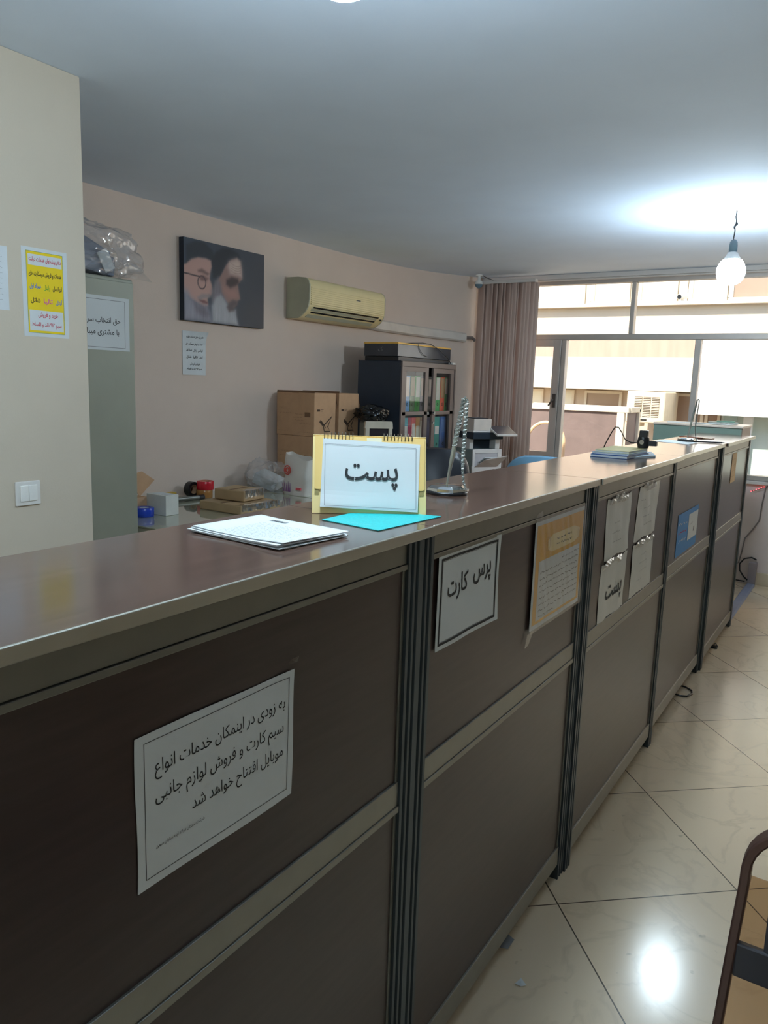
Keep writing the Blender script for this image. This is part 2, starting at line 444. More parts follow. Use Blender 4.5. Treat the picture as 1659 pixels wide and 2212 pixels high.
# ------------------------------------------------------------------ service counter
def counter_unit(y0, y1, label, dx=0.0):
    W = y1-y0
    t = thing('counter_unit', label, 'counter', (dx, y0, 0), group='counter units')
    # posts with two grooves
    def post(yc):
        h = .0225; g = .004
        prof = [(-.045, -h), (0, -h), (0, -h+.009), (-.007, -h+.011), (-.007, -h+.017), (0, -h+.019), (0, h-.019), (-.007, h-.017), (-.007, h-.011), (0, h-.009), (0, h), (-.045, h)]
        return MB().prism([(x, yc+y) for x, y in prof], 'z', 0, 1.184).build('post', M_post, t)
    post(.0245); post(W-.0245)
    a, b = .047, W-.047
    MB().box((-.03, a, 1.138), (-.004, b, 1.184)).box((-.03, a, 1.128), (-.0015, b, 1.1375)).build('top_rail', M_alu, t, bevel=.0012)
    MB().box((-.03, a, .692), (-.004, b, .738)).box((-.03, a, .679), (-.0015, b, .6915)).build('middle_rail', M_rail, t, bevel=.0012)
    MB().box((-.03, a, .048), (-.003, b, .106)).build('bottom_rail', M_rail, t, bevel=.0012)
    for y_ in (a, b-.008):
        for z0, z1 in ((.106, .679), (.738, 1.128)): MB().box((-.028, y_, z0), (-.0055, y_+.008, z1)).build('glazing_strip', M_alu, t, bevel=.001)
    MB().box((-.026, a-.002, .73), (-.0085, b+.002, 1.16)).build('upper_panel', M_wood, t)
    MB().box((-.026, a-.002, .07), (-.0085, b+.002, .70)).build('lower_panel', M_wood, t)
    c = MB().box((-.285, .006, .01), (-.052, .022, 1.184)).box((-.285, W-.022, .01), (-.052, W-.006, 1.184))
    c.box((-.28, .022, .08), (-.052, W-.022, .096)).box((-.28, .022, .62), (-.052, W-.022, .636))
    c.build('carcass', M_wood, t)
    MB().box((-.302, .001, 1.1845), (.019, W-.001, 1.2)).build('worktop', M_top, t, bevel=.0012)
    MB().box((.019, .001, 1.183), (.0235, W-.001, 1.2012)).build('worktop_edge', M_edge, t, bevel=.0018, seg=3)
    return t
JY = [.02, 1.15, 2.10, 3.147, 4.18, 5.165]
counter_unit(JY[0], JY[1], 'nearest dark wood counter unit, with a typed notice on its front')
counter_unit(JY[1], JY[2], 'counter unit with the white card notice and the yellow poster on its front', -.003)
counter_unit(JY[2], JY[3], 'counter unit with four crinkled plastic-wrapped sheets on its front', .002)
counter_unit(JY[3], JY[4], 'counter unit with the small blue poster on its front', -.008)
counter_unit(JY[4], JY[5], 'farthest counter unit by the window, with a narrow tan label', .002)

# ------------------------------------------------------------------ papers on the counter front
def r_(k): return random.Random(k)
d1 = lambda x, y: .004*math.exp(-((x-.285)/.03)**2)*(y/.2)+.0015*math.sin(x*14)*(.5+y)
e1 = lambda x, y: (x+.0012*math.sin(y*30), y+.0012*math.sin(x*22))
t = thing('typed_notice', 'white typed notice of three lines on the nearest counter unit', 'notice', M=on_panel(0.5295, 0.8517))
sheet(MB(), .285, .197, d1, edge=e1).build('paper', M_paper, t)
m = MB().frame(.0125, .0125, .2735, .187, .0009, .0004, d=d1); m.build('border', M_ink, t)
m = MB()
text(m, 'به زودی در اینمکان خدمات انواع', .028, .2655, .1475, .0005, ys=1.25, d=d1)
text(m, 'سیم کارت و فروش لوازم جانبی', .028, .2635, .111, .0005, ys=1.25, d=d1)
text(m, 'موبایل افتتاح خواهد شد', .086, .263, .0745, .0005, ys=1.25, d=d1)
text(m, 'شرکت ستکان فولاد آینه سازان میهن', .028, .107, .0487, .0005, ys=1.1, d=d1)
m.build('lettering', M_ink, t)
m = MB(); m.add([(.273, .206, .001), (.293, .204, .001), (.294, .214, .004), (.275, .215, .005), (.28, .21, .006)], [(0, 1, 4), (1, 2, 4), (2, 3, 4), (3, 0, 4)]).build('tape', M_tape, t)

d2 = lambda x, y: .004*max(0, (x-.22)/.06)**2+.002*math.sin(x*20+y*8)**2
e2 = lambda x, y: (x-.004*math.sin(y/.195*PI)*(x/.28)+.003*(1-y/.195), y)
t = thing('card_notice', 'white notice with a thick dark double border on the second counter unit', 'notice', M=on_panel(1.2211, 0.9442))
sheet(MB(), .281, .195, d2, edge=e2).build('paper', M_paper, t)
MB().frame(.0135, .0115, .266, .183, .0052, .0006, d=d2).frame(.0175, .0155, .262, .179, .0006, .0006, d=d2).build('border', M_ink, t)
m = MB()
text(m, 'پرس', .155, .241, .1215, .0009, ys=1.25, d=d2, bold=.014); text(m, 'کارت', .040, .131, .117, .0009, ys=1.25, d=d2, bold=.014)
m.build('lettering', M_ink, t)

d3 = lambda x, y: .001+.0008*math.sin(x*24+y*9)**2
t = thing('yellow_poster', 'yellow and white poster in clear wrap on the second counter unit', 'poster', M=on_panel(1.6975, 0.8594))
sheet(MB(), .374, .279, d3, k=30).build('paper', M_paper, t)
MB().fillrect(.012, .012, .362, .268, .0006, d=d3, k=30).build('ochre_print', M_gold, t)
MB().fillrect(.034, .02, .342, .175, .0012, d=d3, k=30).build('white_field', M_paper, t)
m = MB()
m.poly([(.075+.0*i, 0) for i in range(0)] or [(.09, .198), (.12, .188), (.285, .188), (.328, .198), (.332, .222), (.285, .234), (.12, .234), (.085, .222)], .0036)
m.build('title_cartouche', M_cream, t)
for cx, cy, r in ((.19, .254, .011), (.085, .213, .016), (.330, .211, .014)):
    m = MB().ribbon([(cx+r*math.cos(a*PI/8), cy+r*math.sin(a*PI/8)*1.1) for a in range(16)], .0018, .004, closed=True)
    m.ribbon([(cx-r*.4, cy-r*.3), (cx, cy+r*.5), (cx+r*.4, cy-r*.3)], .002, .004)
    m.build('emblem', mat('gilt_ink', rgb(196, 150, 60), .5), t)
m = MB(); r = r_(3)
for k in range(2): scribble(m, .15, .265, .218-.015*k, .008, .0042, r, .0020)
for k in range(8): scribble(m, .045 if k else .20, .335, .160-.0165*k, .0075, .0022, r, .0016, d=d3)
scribble(m, .05, .155, .028, .0075, .0022, r, .0016, d=d3)
m.build('lettering', M_ink, t)
wr = sheet(MB(), .384, .292, lambda x, y: .0046+.0008*math.sin(x*150+y*60)*math.sin(x*20), k=40, th=.0002); wr.v = [(x-.004, y-.006, z) for x, y, z in wr.v]; wr.build('wrap', M_wrap, t)
MB().add([(-.012, -.002, .002), (.03, .002, .003), (-.006, -.03, .004), (-.028, -.035, .003)], [(0, 1, 2, 3)]).build('tape', M_film, t)
MB().add([(-.01, .285, .002), (.05, .283, .002), (.035, .305, .003), (.004, .300, .003)], [(0, 1, 2, 3)]).build('tape', M_film, t)

def wrapped(y, z, w, h, label, k, marks=0, tilt=0.0):
    rr = r_(k); p1, p2 = rr.uniform(0, 6), rr.uniform(0, 6)
    d = lambda x, y_: .0028+.0016*math.sin(x*38+p1+y_*14)*math.sin(y_*30+p2)+.0005*math.sin(x*75+p2)
    e = lambda x, y_: (x+.004*math.sin(y_*26+p1)+tilt*(y_-h/2), y_+.0035*math.sin(x*34+p2)+.0016*math.sin(x*150))
    t = thing('wrapped_sheet', label, 'notice', M=on_panel(y*.9645, 1.44+(z-1.44)*.9645), group='wrapped sheets on the third counter unit')
    sheet(MB(), w, h, d, k=26, edge=e).build('paper', M_paperg, t)
    m = MB()
    if marks == 1:
        text(m, 'پست', .062, .242, .075, .0018, ys=1.0, d=d, bold=.015)
        m.build('lettering', M_ink, t)
    else:
        for i in range(rr.randint(2, 4)):
            a = rr.uniform(.03, .12); yy = h*(.25+.16*i)
            scribble(m, a, a+rr.uniform(.05, .11), yy, .005, .0016, rr, .0012, d=d)
        m.build('lettering', M_inkg, t)
    m = MB()
    for i in range(9):
        x = rr.uniform(.0, w-.06); yy = h+rr.uniform(-.012, .006)
        m.add([(x, yy-.012, .008), (x+.05, yy-.010, .009), (x+.055, yy+.006, .006), (x+.01, yy+.007, .011), (x+.03, yy, .014)], [(0, 1, 4), (1, 2, 4), (2, 3, 4), (3, 0, 4)])
    m.build('tape', M_film, t)
wrapped(2.352, .912, .272, .198, 'crinkled wrapped sheet, upper left of four on the third counter unit', 11, 0, -.07)
wrapped(2.335, .712, .284, .192, 'crinkled wrapped sheet with one bold written word, lower left of four', 12, 1, .0)
wrapped(2.712, .920, .285, .194, 'crinkled wrapped sheet, upper right of four on the third counter unit', 13, 0, .15)
wrapped(2.700, .717, .284, .193, 'crinkled wrapped sheet, lower right of four, with faint pencil marks', 14, 0, .02)

t = thing('blue_poster', 'small blue poster with a pasted white slip on the fourth counter unit', 'poster', M=on_panel(3.3487, 0.7504, -.008))
sheet(MB(), .44, .192).build('paper', M_blue, t)
MB().fillrect(.225, .045, .432, .168, .0010).build('pasted_slip', M_paper, t)
m = MB(); r = r_(5)
scribble(m, .022, .195, .142, .018, .0004, r, .004); m.build('white_lettering', M_paper, t)
m = MB(); scribble(m, .045, .205, .064, .018, .0004, r, .004); m.build('white_lettering', M_paper, t)
m = MB(); scribble(m, .03, .2, .103, .012, .0004, r, .004); m.build('red_lettering', M_red, t)
m = MB(); scribble(m, .25, .32, .12, .012, .0016, r, .002); m.poly([(.34, .075), (.36, .075), (.362, .098), (.342, .098)], .0016); m.build('slip_mark', M_inkg, t)

t = thing('tan_label', 'narrow tan strip label high on the farthest counter unit', 'label', M=on_panel(4.5544, 0.9616, .002))
MB().box((0, 0, 0), (.16, .168, .0006)).build('paper', mat('tan_paper', rgb(206, 176, 134), .7, var=.08), t)
m = MB(); r = r_(6)
for k in range(4): scribble(m, .03, .13, .035+.033*k, .008, .0008, r, .0012)
m.build('lettering', mat('brown_ink', rgb(140, 112, 84), .7), t)
from mathutils import noise as mnoise
def crumple(c, size, seed, amp=.25, n=3, flat_bottom=True, freq=2.0):
    """a crushed film bag: a sphere pushed about by folded noise"""
    bm = bmesh.new(); bmesh.ops.create_icosphere(bm, subdivisions=n+1, radius=1)
    off = Vector((seed*3.1, seed*1.7, seed*.9))
    mb = MB()
    vs = []
    for v in bm.verts:
        p = v.co.normalized()
        k = 1+amp*(mnoise.noise(p*freq+off)+.5*abs(mnoise.noise(p*freq*2.7+off))+.35*abs(mnoise.noise(p*freq*6+off)))
        q = Vector((p.x*size[0]*k, p.y*size[1]*k, p.z*size[2]*k))
        if flat_bottom: q.z = max(q.z, -size[2]*.72)
        vs.append((c[0]+q.x, c[1]+q.y, c[2]+q.z))
    bm.verts.index_update()
    mb.add(vs, [tuple(v.index for v in f.verts) for f in bm.faces]); bm.free()
    return mb

# ------------------------------------------------------------------ things standing on the counter
ZT = 1.2005
# loose stack of printed leaves
for k in range(5):
    M = Matrix.Translation((-.249+.003*math.sin(k*2.1), .842+.004*math.cos(k*1.7), ZT+.0018*k)) @ Matrix.Rotation(math.radians(-4.0+[1.6, -1.2, .8, -2.2, 0][k]), 4, 'Z')
    lab = ['bottom printed leaf of the loose stack lying on the counter', 'second printed leaf from the bottom of the loose counter stack', 'middle printed leaf of the loose stack on the counter',
           'printed leaf just under the top one of the loose stack', 'top white printed leaf with a small barcode on the counter stack'][k]
    dd = lambda x, y, k=k: .0003+.003*math.exp(-((x-.197)/.05)**2)*math.exp(-(y/.09)**2)*(k/4)+.0015*math.exp(-(x/.03)**2)*(k/4)
    t = thing('printed_leaf', lab, 'paper', M=M, group='loose stack of printed leaves')
    sheet(MB(), .197, .149, dd, th=.0012).build('paper', M_paper, t)
    if k == 4:
        # print runs along the short side: heading, barcode, lines
        m = MB(); r = r_(21)
        for i in range(13):
            yy = .012+.0075*i
            scribble(m, .05, .05+.13*(1 if i % 4 else .7), yy, .0030, .0004, r, .0009, d=dd)
        m.frame(.006, .006, .191, .143, .0005, .0003, d=dd)
        m.build('small_print', M_inkg, t)
        m = MB(); x = .046
        while x < .082:
            w = r.uniform(.0006, .0018); m.fillrect(x, .121, x+w, .132, .0005, d=dd, k=1); x += w+r.uniform(.0005, .0012)
        m.build('barcode', M_ink, t)

# teal leaflet
ang = math.atan2(.148, -.017)
t = thing('teal_leaflet', 'teal printed card lying half under the desk calendar sign', 'card', M=Matrix(((-.0, 1, 0, -.163), (1, 0, 0, 1.055), (0, 0, -1, ZT), (0, 0, 0, 1))))
m = MB().prism([(-.157, 1.063), (-.026, 1.045), (-.015, 1.241), (-.160, 1.211)], 'z', ZT, ZT+.0012)
t.matrix_world = Matrix.Identity(4); t.location = (-.09, 1.14, ZT)
m.v = [(x+.09, y-1.14, z-ZT) for x, y, z in m.v]; m.build('card', M_teal, t)
m = MB(); r = r_(8); scribble(m, -.032, .02, 0, .0022, 0, r, .0007)
m.v = [(.01+.35*y*0+(x*.95), -.066+y, .0014) for x, y, z in m.v]; m.build('white_lettering', M_paper, t)

# flip calendar used as a sign
th = math.atan2(.617, .787)
M = Matrix.Translation((-.214, 1.108, ZT)) @ Matrix.Rotation(th, 4, 'Z')
t = thing('desk_calendar', 'yellow spiral desk calendar standing on the counter as a sign', 'calendar', M=M)
tl = math.radians(14)
# local: x along the card, -y towards the viewer, z up ; card leans back
LEAN = Matrix(((1, 0, 0, 0), (0, math.sin(tl), -math.cos(tl), 0), (0, math.cos(tl), math.sin(tl), 0), (0, 0, 0, 1)))
def leaned(mb, dz=0): mb.v = [tuple(LEAN @ Vector((x, y, z+dz))) for x, y, z in mb.v]; return mb
leaned(MB().box((0, 0, -.0016), (.2125, .1465, 0))).build('front_board', M_cream, t, bevel=.0006)
bk = MB().box((0, 0, -.0016), (.2125, .1465, 0)); top = LEAN @ Vector((0, .1465, 0))
bk.v = [(x, 2*top.y-p.y, p.z) for (x, y, z) in bk.v for p in (LEAN @ Vector((x, y, z)),)]
bk.build('back_board', M_cream, t)
MB().box((.004, .006, -.001), (.2085, 2*top.y-.006, .0006)).build('base_board', M_cream, t)
p = MB(); pl = [(.004, .048), (.007, .0445), (.2055, .0445), (.2095, .048), (.2095, .1435), (.004, .1435)]
leaned(p.prism(pl, 'z', .0002, .0022)).build('month_pages', M_creamd, t)
ds = lambda x, y: .003+.004*math.exp(-(y/.02)**2)*(1-x/.18)+.0025*math.exp(-((x-.178)/.03)**2)*math.exp(-(y/.04)**2)
sg = sheet(MB(), .1815, .128, ds, k=16, edge=lambda x, y: (x+.0045*y/.128, y-.0075*x/.18*(1-y/.128*.0)-.0))
sg.v = [(x+.0145, y+.0115, z) for x, y, z in sg.v]; leaned(sg)
sign = sg.build('sign_sheet', M_paper, t)
m = MB().frame(.0225, .0145, .1925, .1295, .0007, .0004, d=lambda x, y: ds(x-.0145, y-.0115)+.0006)
m.v = [(x, y-.03*(x-.0225), z) for x, y, z in m.v]
leaned(m).build('border', M_inkg, sign)
m = MB(); text(m, 'پست', .0600, .1585, .0690, .0006, ys=1.26, d=lambda x, y: ds(x-.0145, y-.0115)+.0006, bold=.012, slope=-.02)
leaned(m).build('lettering', M_ink, sign)
rings = [MB(), MB()]
for i in range(18):
    x = (.021+i*.0066) if i < 9 else (.132+(i-9)*.0066)
    c = top+Vector((x, 0, .0015))
    rings[i//9].tube([(c.x, c.y+.0055*math.cos(a), c.z-.004+.0075*math.sin(a)) for a in [PI*2*j/12 for j in range(12)]], .0007, 5, closed=True)
for q in rings: q.build('spiral_binding', mat('binding_wire', rgb(70, 62, 50), .35, metal=.7), t)
leaned(MB().box((.100, .134, .0022), (.128, .142, .0026))).build('tape_tab', mat('pale_tape', rgb(236, 228, 198), .4), t)
for x_ in (.0045, .2): leaned(MB().box((x_, .0355, .0002), (x_+.0078, .0445, .0012))).build('page_stub', mat('olive_stub', rgb(150, 134, 84), .6), t)

# chained pens on chrome stands
def pen_stand(loc, label, rz=0.0, k=1.0):
    t = thing('pen_stand', label, 'pen', loc, rz, 'chained pens on the counter')
    MB().lathe([(.046, 0), (.047, .002), (.047, .005), (.0462, .006)], n=32).build('rubber_foot', M_black, t)
    # eight sided chrome cap
    MB().lathe([(.0455, .006), (.0465, .0075), (.045, .0135), (.036, .0185), (.012, .0205), (0, .0205)], n=8).build('base', M_chrome, t)
    a = Vector((.000, -.002, .019)); b = Vector((.0205, .0, .150)); e = Vector((.0330, .0, .2135))
    MB().tube([a, a.lerp(b, .1), a.lerp(b, .12), a.lerp(b, .35), a.lerp(b, .37), a.lerp(b, .55), b], [.0018, .0026, .003, .0040, .0046, .005, .0048], 14).build('pen', mat('brushed_pen', rgb(190, 196, 188), .3, metal=.8), t, smooth=True)
    # coiled chain: up the pen, over the top, and back down to the edge of the base
    pts = []
    axis = [b.lerp(a, .32)]+[b, b.lerp(e, .5), e+Vector((-.003, 0, -.004)), e, e+Vector((.004, .0, -.002)), e+Vector((.0062, .001, -.010)), Vector((.036, .004, .165)), Vector((.0345, .006, .12)), Vector((.033, .006, .085)), Vector((.034, .006, .055)), Vector((.0375, .006, .030)), Vector((.0455, .004, .0130))]
    segs = []
    for i in range(len(axis)-1):
        l = (axis[i+1]-axis[i]).length; n = max(2, int(l/.00055))
        for j in range(n): segs.append(axis[i].lerp(axis[i+1], j/n))
    ph = 0
    N_ = len(segs)
    for i, p in enumerate(segs):
        q = segs[min(i+1, N_-1)]; d = (q-p) if i < N_-1 else (p-segs[i-1])
        if d.length < 1e-7: continue
        d.normalize(); u = d.orthogonal().normalized() if abs(d.y) > .9 else (Vector((0, 1, 0))-d*d.y).normalized(); w = d.cross(u)
        f = i/N_; rr = .0056 if f < .25 else .0042 if f < .75 else .0042*(1-(f-.75)/.25*.55)
        ph += 2*PI*.00055/.0026
        pts.append(p+(u*math.cos(ph)+w*math.sin(ph))*rr)
    MB().tube(pts, .00085, 4).build('coiled_chain', mat('chain_wire', rgb(150, 156, 150), .42, metal=.8), t)
    MB().box((.041, -.003, .009), (.051, .009, .0145)).build('chain_clip', M_chrome, t, bevel=.001)
    return t
pen_stand((-.157, 1.528, ZT), 'chained pen on a chrome stand beside the desk calendar sign')
pen_stand((-.165, 4.13, ZT), 'chained pen on a chrome stand at the far end of the counter', math.radians(8))

# booklets, papers and webcam further along the counter
def slab(name, lab, cat, poly, z0, z1, m, group=None, cover=None):
    cx = sum(p[0] for p in poly)/len(poly); cy = sum(p[1] for p in poly)/len(poly)
    t = thing(name, lab, cat, (cx, cy, z0), group=group)
    q = [(x-cx, y-cy) for x, y in poly]
    if cover is None:
        MB().prism(q, 'z', 0, z1-z0).build('sheets', m, t)
    else:
        MB().prism([(x*.985, y*.985) for x, y in q], 'z', .0012, z1-z0-.0012).build('pages', M_paper, t)
        MB().prism(q, 'z', z1-z0-.0012, z1-z0).build('front_cover', cover, t)
        MB().prism(q, 'z', 0, .0012).build('back_cover', m, t)
    return t
M_navy = mat('blue_cover', rgb(40, 92, 160), .4, var=.06)
M_lblue = mat('pale_blue_paper', rgb(186, 208, 226), .6, var=.04)
M_ycov = mat('straw_cover', rgb(222, 210, 150), .55, var=.06)
slab('booklet', 'blue covered booklet at the bottom of the small counter pile', 'booklet', [(-.236, 2.795), (-.1, 2.790), (-.085, 3.02), (-.235, 3.06)], ZT, ZT+.010, M_navy, 'pile of booklets', M_navy)
slab('booklet', 'dark blue booklet in the middle of the small counter pile', 'booklet', [(-.232, 2.80), (-.098, 2.80), (-.088, 3.03), (-.23, 3.07)], ZT+.0102, ZT+.018, M_navy, 'pile of booklets', M_lblue)
slab('booklet', 'straw yellow booklet on top of the small counter pile', 'booklet', [(-.226, 2.815), (-.1, 2.81), (-.093, 3.05), (-.232, 3.075)], ZT+.0182, ZT+.026, M_ycov, 'pile of booklets', M_ycov)
slab('pale_blue_paper', 'folded pale blue paper beside the booklet pile on the counter', 'paper', [(-.087, 2.84), (-.046, 2.985), (-.105, 3.16), (-.16, 3.115), (-.084, 3.04)], ZT, ZT+.006, M_lblue, cover=M_lblue)
slab('white_sheet', 'white sheet of paper lying under the far pen stand', 'paper', [(-.292, 3.96), (-.112, 3.885), (-.098, 4.07), (-.285, 4.17)], ZT-.0004, ZT+.0006, M_paper)
t = thing('pencil', 'thin brown pencil lying across the far counter top', 'pencil', (-.2, 4.46, ZT+.004))
MB().tube([(-.075, .02, 0), (.05, -.0, 0)], .0038, 6).build('barrel', mat('brown_lacquer', rgb(140, 84, 60), .4), t); MB().tube([(.05, 0, 0), (.066, -.0025, 0)], [.0038, .0005], 6).build('point', mat('bare_wood', rgb(206, 170, 130), .7), t)
t = thing('folded_slip', 'folded buff paper slip near the pencil on the far counter', 'paper', (-.15, 4.50, ZT))
MB().box((-.05, -.03, 0), (.045, .05, .004)).build('paper', mat('buff_paper', rgb(216, 190, 170), .7), t)
t = thing('black_ballpoint', 'slim dark pen lying near the front edge of the far counter', 'pen', (-.06, 4.12, ZT+.004))
MB().tube([(-.06, -.02, 0), (.06, .02, 0)], .0035, 8).build('barrel', M_black, t); MB().tube([(.06, .02, 0), (.072, .024, 0)], [.003, .001], 8).build('tip', M_alu, t)

t = thing('webcam', 'small black webcam on a foot with a looping cable', 'webcam', (-.112, 3.05, ZT))
MB().box((-.028, -.022, 0), (.03, .02, .008)).build('foot', M_black, t, bevel=.002)
MB().box((-.012, -.01, .008), (.014, .008, .026)).build('stem', M_black, t, bevel=.003)
MB().lathe([(0, -.024), (.020, -.021), (.024, 0), (.020, .021), (0, .024)], (0, 0, .048), 20).build('body', M_black, t, smooth=True)
MB().box((-.016, -.012, .066), (.016, .012, .094)).build('hinge', M_black, t, bevel=.003); MB().box((.018, -.01, .036), (.052, .012, .056)).build('clip', M_black, t, bevel=.003)
MB().cyl((0, -.022, .05), (0, -.028, .05), .009, n=16).build('lens', M_chrome, t)
MB().tube([(-.018, 0, .044), (-.05, .01, .044), (-.075, .02, .052), (-.095, .032, .080), (-.112, .045, .098), (-.130, .058, .098), (-.150, .075, .070), (-.172, .09, .030), (-.184, .10, .004)], .0022, 6).build('cable', M_black, t, smooth=True)
# ------------------------------------------------------------------ left wall and pillar
XL = -2.85
t = thing('light_switch', 'white double light switch on the near pillar', 'switch', M=facing_x(-1.6595, 1.421, 1.012))
MB().box((0, 0, 0), (.087, .079, .008)).build('plate', M_white, t, bevel=.003)
for i in (0, 1): MB().box((.014+.03*i, .014, .008), (.043+.03*i, .066, .0125)).build('rocker', mat('switch_rocker', rgb(240, 240, 236), .3), t, bevel=.002)

M_pt = mat('pale_notice_paper', rgb(214, 220, 224), .6, var=.05)
t = thing('pale_notice', 'pale printed sheet on the pillar, cut off by the left edge', 'notice', M=facing_x(-1.6595, 1.24, 1.626))
MB().box((0, 0, 0), (.193, .19, .0006)).build('paper', M_pt, t)
m = MB(); r = r_(31)
for k in range(9): scribble(m, .02, .175, .03+.016*k, .004, .0008, r, .0012)
m.build('lettering', M_inkl, t)

def phone_poster(t, k, w, h, inks, ground):
    """advertisement: heading, three rows of operators, two closing rows; k scales x and y"""
    def X(v): return v*w/.159
    def Y(v): return v*h/.272
    sheet(MB(), w, h, k).build('paper', M_paper if ground else M_pt, t)
    if ground:
        MB().fillrect(X(.0155), Y(.012), X(.1425), Y(.2605), .0003, d=k).build('yellow_print', M_yel, t)
        for a, b in (((.021, .2185), (.139, .252)), ((.020, .019), (.1395, .082))): MB().fillrect(X(a[0]), Y(a[1]), X(b[0]), Y(b[1]), .0006, d=k).build('white_band', M_paper, t)
        MB().frame(X(.0155), Y(.012), X(.1425), Y(.2605), .0012, .0006, d=k).build('border', mat('green_ink', rgb(120, 150, 90), .7), t)
    L = [(0, [('دفتر پیشخوان خدمات دولت', .024, .136, .236)]), (1, [('خدمات و فروش سیمکارت های', .022, .137, .193)]),
         (2, [('همراه اول', .024, .064, .1545)]), (3, [('رایتل', .073, .094, .153)]), (1, [('ایرانسل', .104, .137, .153)]),
         (1, [('شاتل', .026, .059, .111)]), (4, [('تالیا', .071, .102, .111)]), (2, [('آپتل', .114, .137, .111)]),
         (0, [('خرید و فروش', .050, .120, .068)]), (0, [('سیم ۹۱۲ نقد و اقساط', .026, .131, .036)])]
    by = {}
    for i, rows in L:
        mb = by.setdefault(i, MB())
        for s, a, b, y in rows:
            text(mb, s, X(a), X(b), Y(y), .0009, h=Y(.019) if i else Y(.0185), d=k, bold=.02)
    for i, mb in by.items(): mb.build('lettering', inks[i], t)
M_g = mat('bright_green_ink', rgb(60, 160, 70), .7); M_b2 = mat('bright_blue_ink', rgb(40, 110, 200), .7); M_p = mat('pink_ink', rgb(214, 90, 160), .7)
t = thing('operator_poster', 'yellow and white phone shop poster on the near pillar', 'poster', M=facing_x(-1.6595, 1.4795, 1.553))
phone_poster(t, lambda x, y: .0004, .1605, .274, [M_red, M_ink, M_b2, M_g, M_p], True)
t = thing('operator_notice', 'curling black and white sheet under the canvas portrait', 'notice', M=facing_x(XL+.001, 3.240, 1.455))
phone_poster(t, lambda x, y: .002+.03*max(0, (y-.17)/.09)**2*(x/.18), .185, .254, [M_ink]*5, False)

# tall grey-green metal cupboard with its sign
M_gc = mat('grey_green_metal', rgb(150, 152, 138), .45, metal=.1, var=.04, scale=8, bump=.1, bscale=250)
t = thing('metal_cupboard', 'tall grey-green metal cupboard standing behind the near pillar', 'cupboard', (-2.52, 2.045, 0))
MB().box((-.31, -.33, .06), (.30, .325, 1.857)).build('body', M_gc, t, bevel=.006)
MB().box((-.29, -.31, 0), (.28, .305, .06)).build('plinth', M_steel, t)
for y0, y1 in ((-.318, -.003), (.003, .313)): d = MB().box((.30, y0, .08), (.318, y1, 1.84)).build('door', M_gc, t, bevel=.003)
MB().box((.318, .02, .92), (.33, .045, 1.04)).build('handle', M_chrome, d, bevel=.002)
t = thing('service_sign', 'white bordered sign taped to the grey-green metal cupboard', 'sign', M=facing_x(-2.2015, 2.020, 1.5435))
sheet(MB(), .31, .227, lambda x, y: .001).build('paper', M_paper, t)
MB().frame(.016, .012, .286, .2115, .002, .0012).build('border', M_inkg, t)
m = MB(); text(m, 'حق انتخاب سرویس', .035, .262, .1235, .0014, ys=1.1, bold=.008); text(m, 'با مشتری میباشد', .050, .2545, .075, .0014, ys=1.1, bold=.008)
m.build('lettering', M_ink, t)
# bag of packed envelopes on the cupboard
t = thing('stuffed_clear_bag', 'clear plastic bag of grey-blue parcels on top of the cupboard', 'bag', (-2.42, 2.17, 1.867))
crumple((0, .03, .105), (.18, .29, .15), 5.3, .30, 4, freq=1.6).build('film', M_bag, t, smooth=True)
m = MB(); m.obox(Matrix.Translation((.02, -.02, .055)) @ Matrix.Rotation(-.10, 4, 'X'), (-.13, -.20, -.04), (.13, .17, .045))
m.build('lower_parcel', mat('grey_blue_wrap', rgb(124, 132, 150), .5, var=.15, scale=9), t, bevel=.01)
m = MB().obox(Matrix.Translation((.02, -.01, .145)) @ Matrix.Rotation(-.36, 4, 'X') @ Matrix.Rotation(.15, 4, 'Y'), (-.12, -.19, -.035), (.12, .15, .03)).build('upper_parcel', mat('slate_wrap', rgb(104, 112, 132), .5, var=.15, scale=9), t, bevel=.008)
MB().obox(Matrix.Translation((.158, .09, .06)) @ Matrix.Rotation(.5, 4, 'X'), (-.002, -.025, -.045), (.004, .03, .045)).build('white_slip', M_paper, t)
MB().add([(.0, .22, .03), (.07, .34, .015), (.1, .3, .08), (.02, .36, .10), (-.05, .30, .12), (.12, .38, .005)], [(0, 1, 2), (0, 2, 3), (0, 3, 4), (1, 5, 2)]).build('bag_neck', M_bag, t)

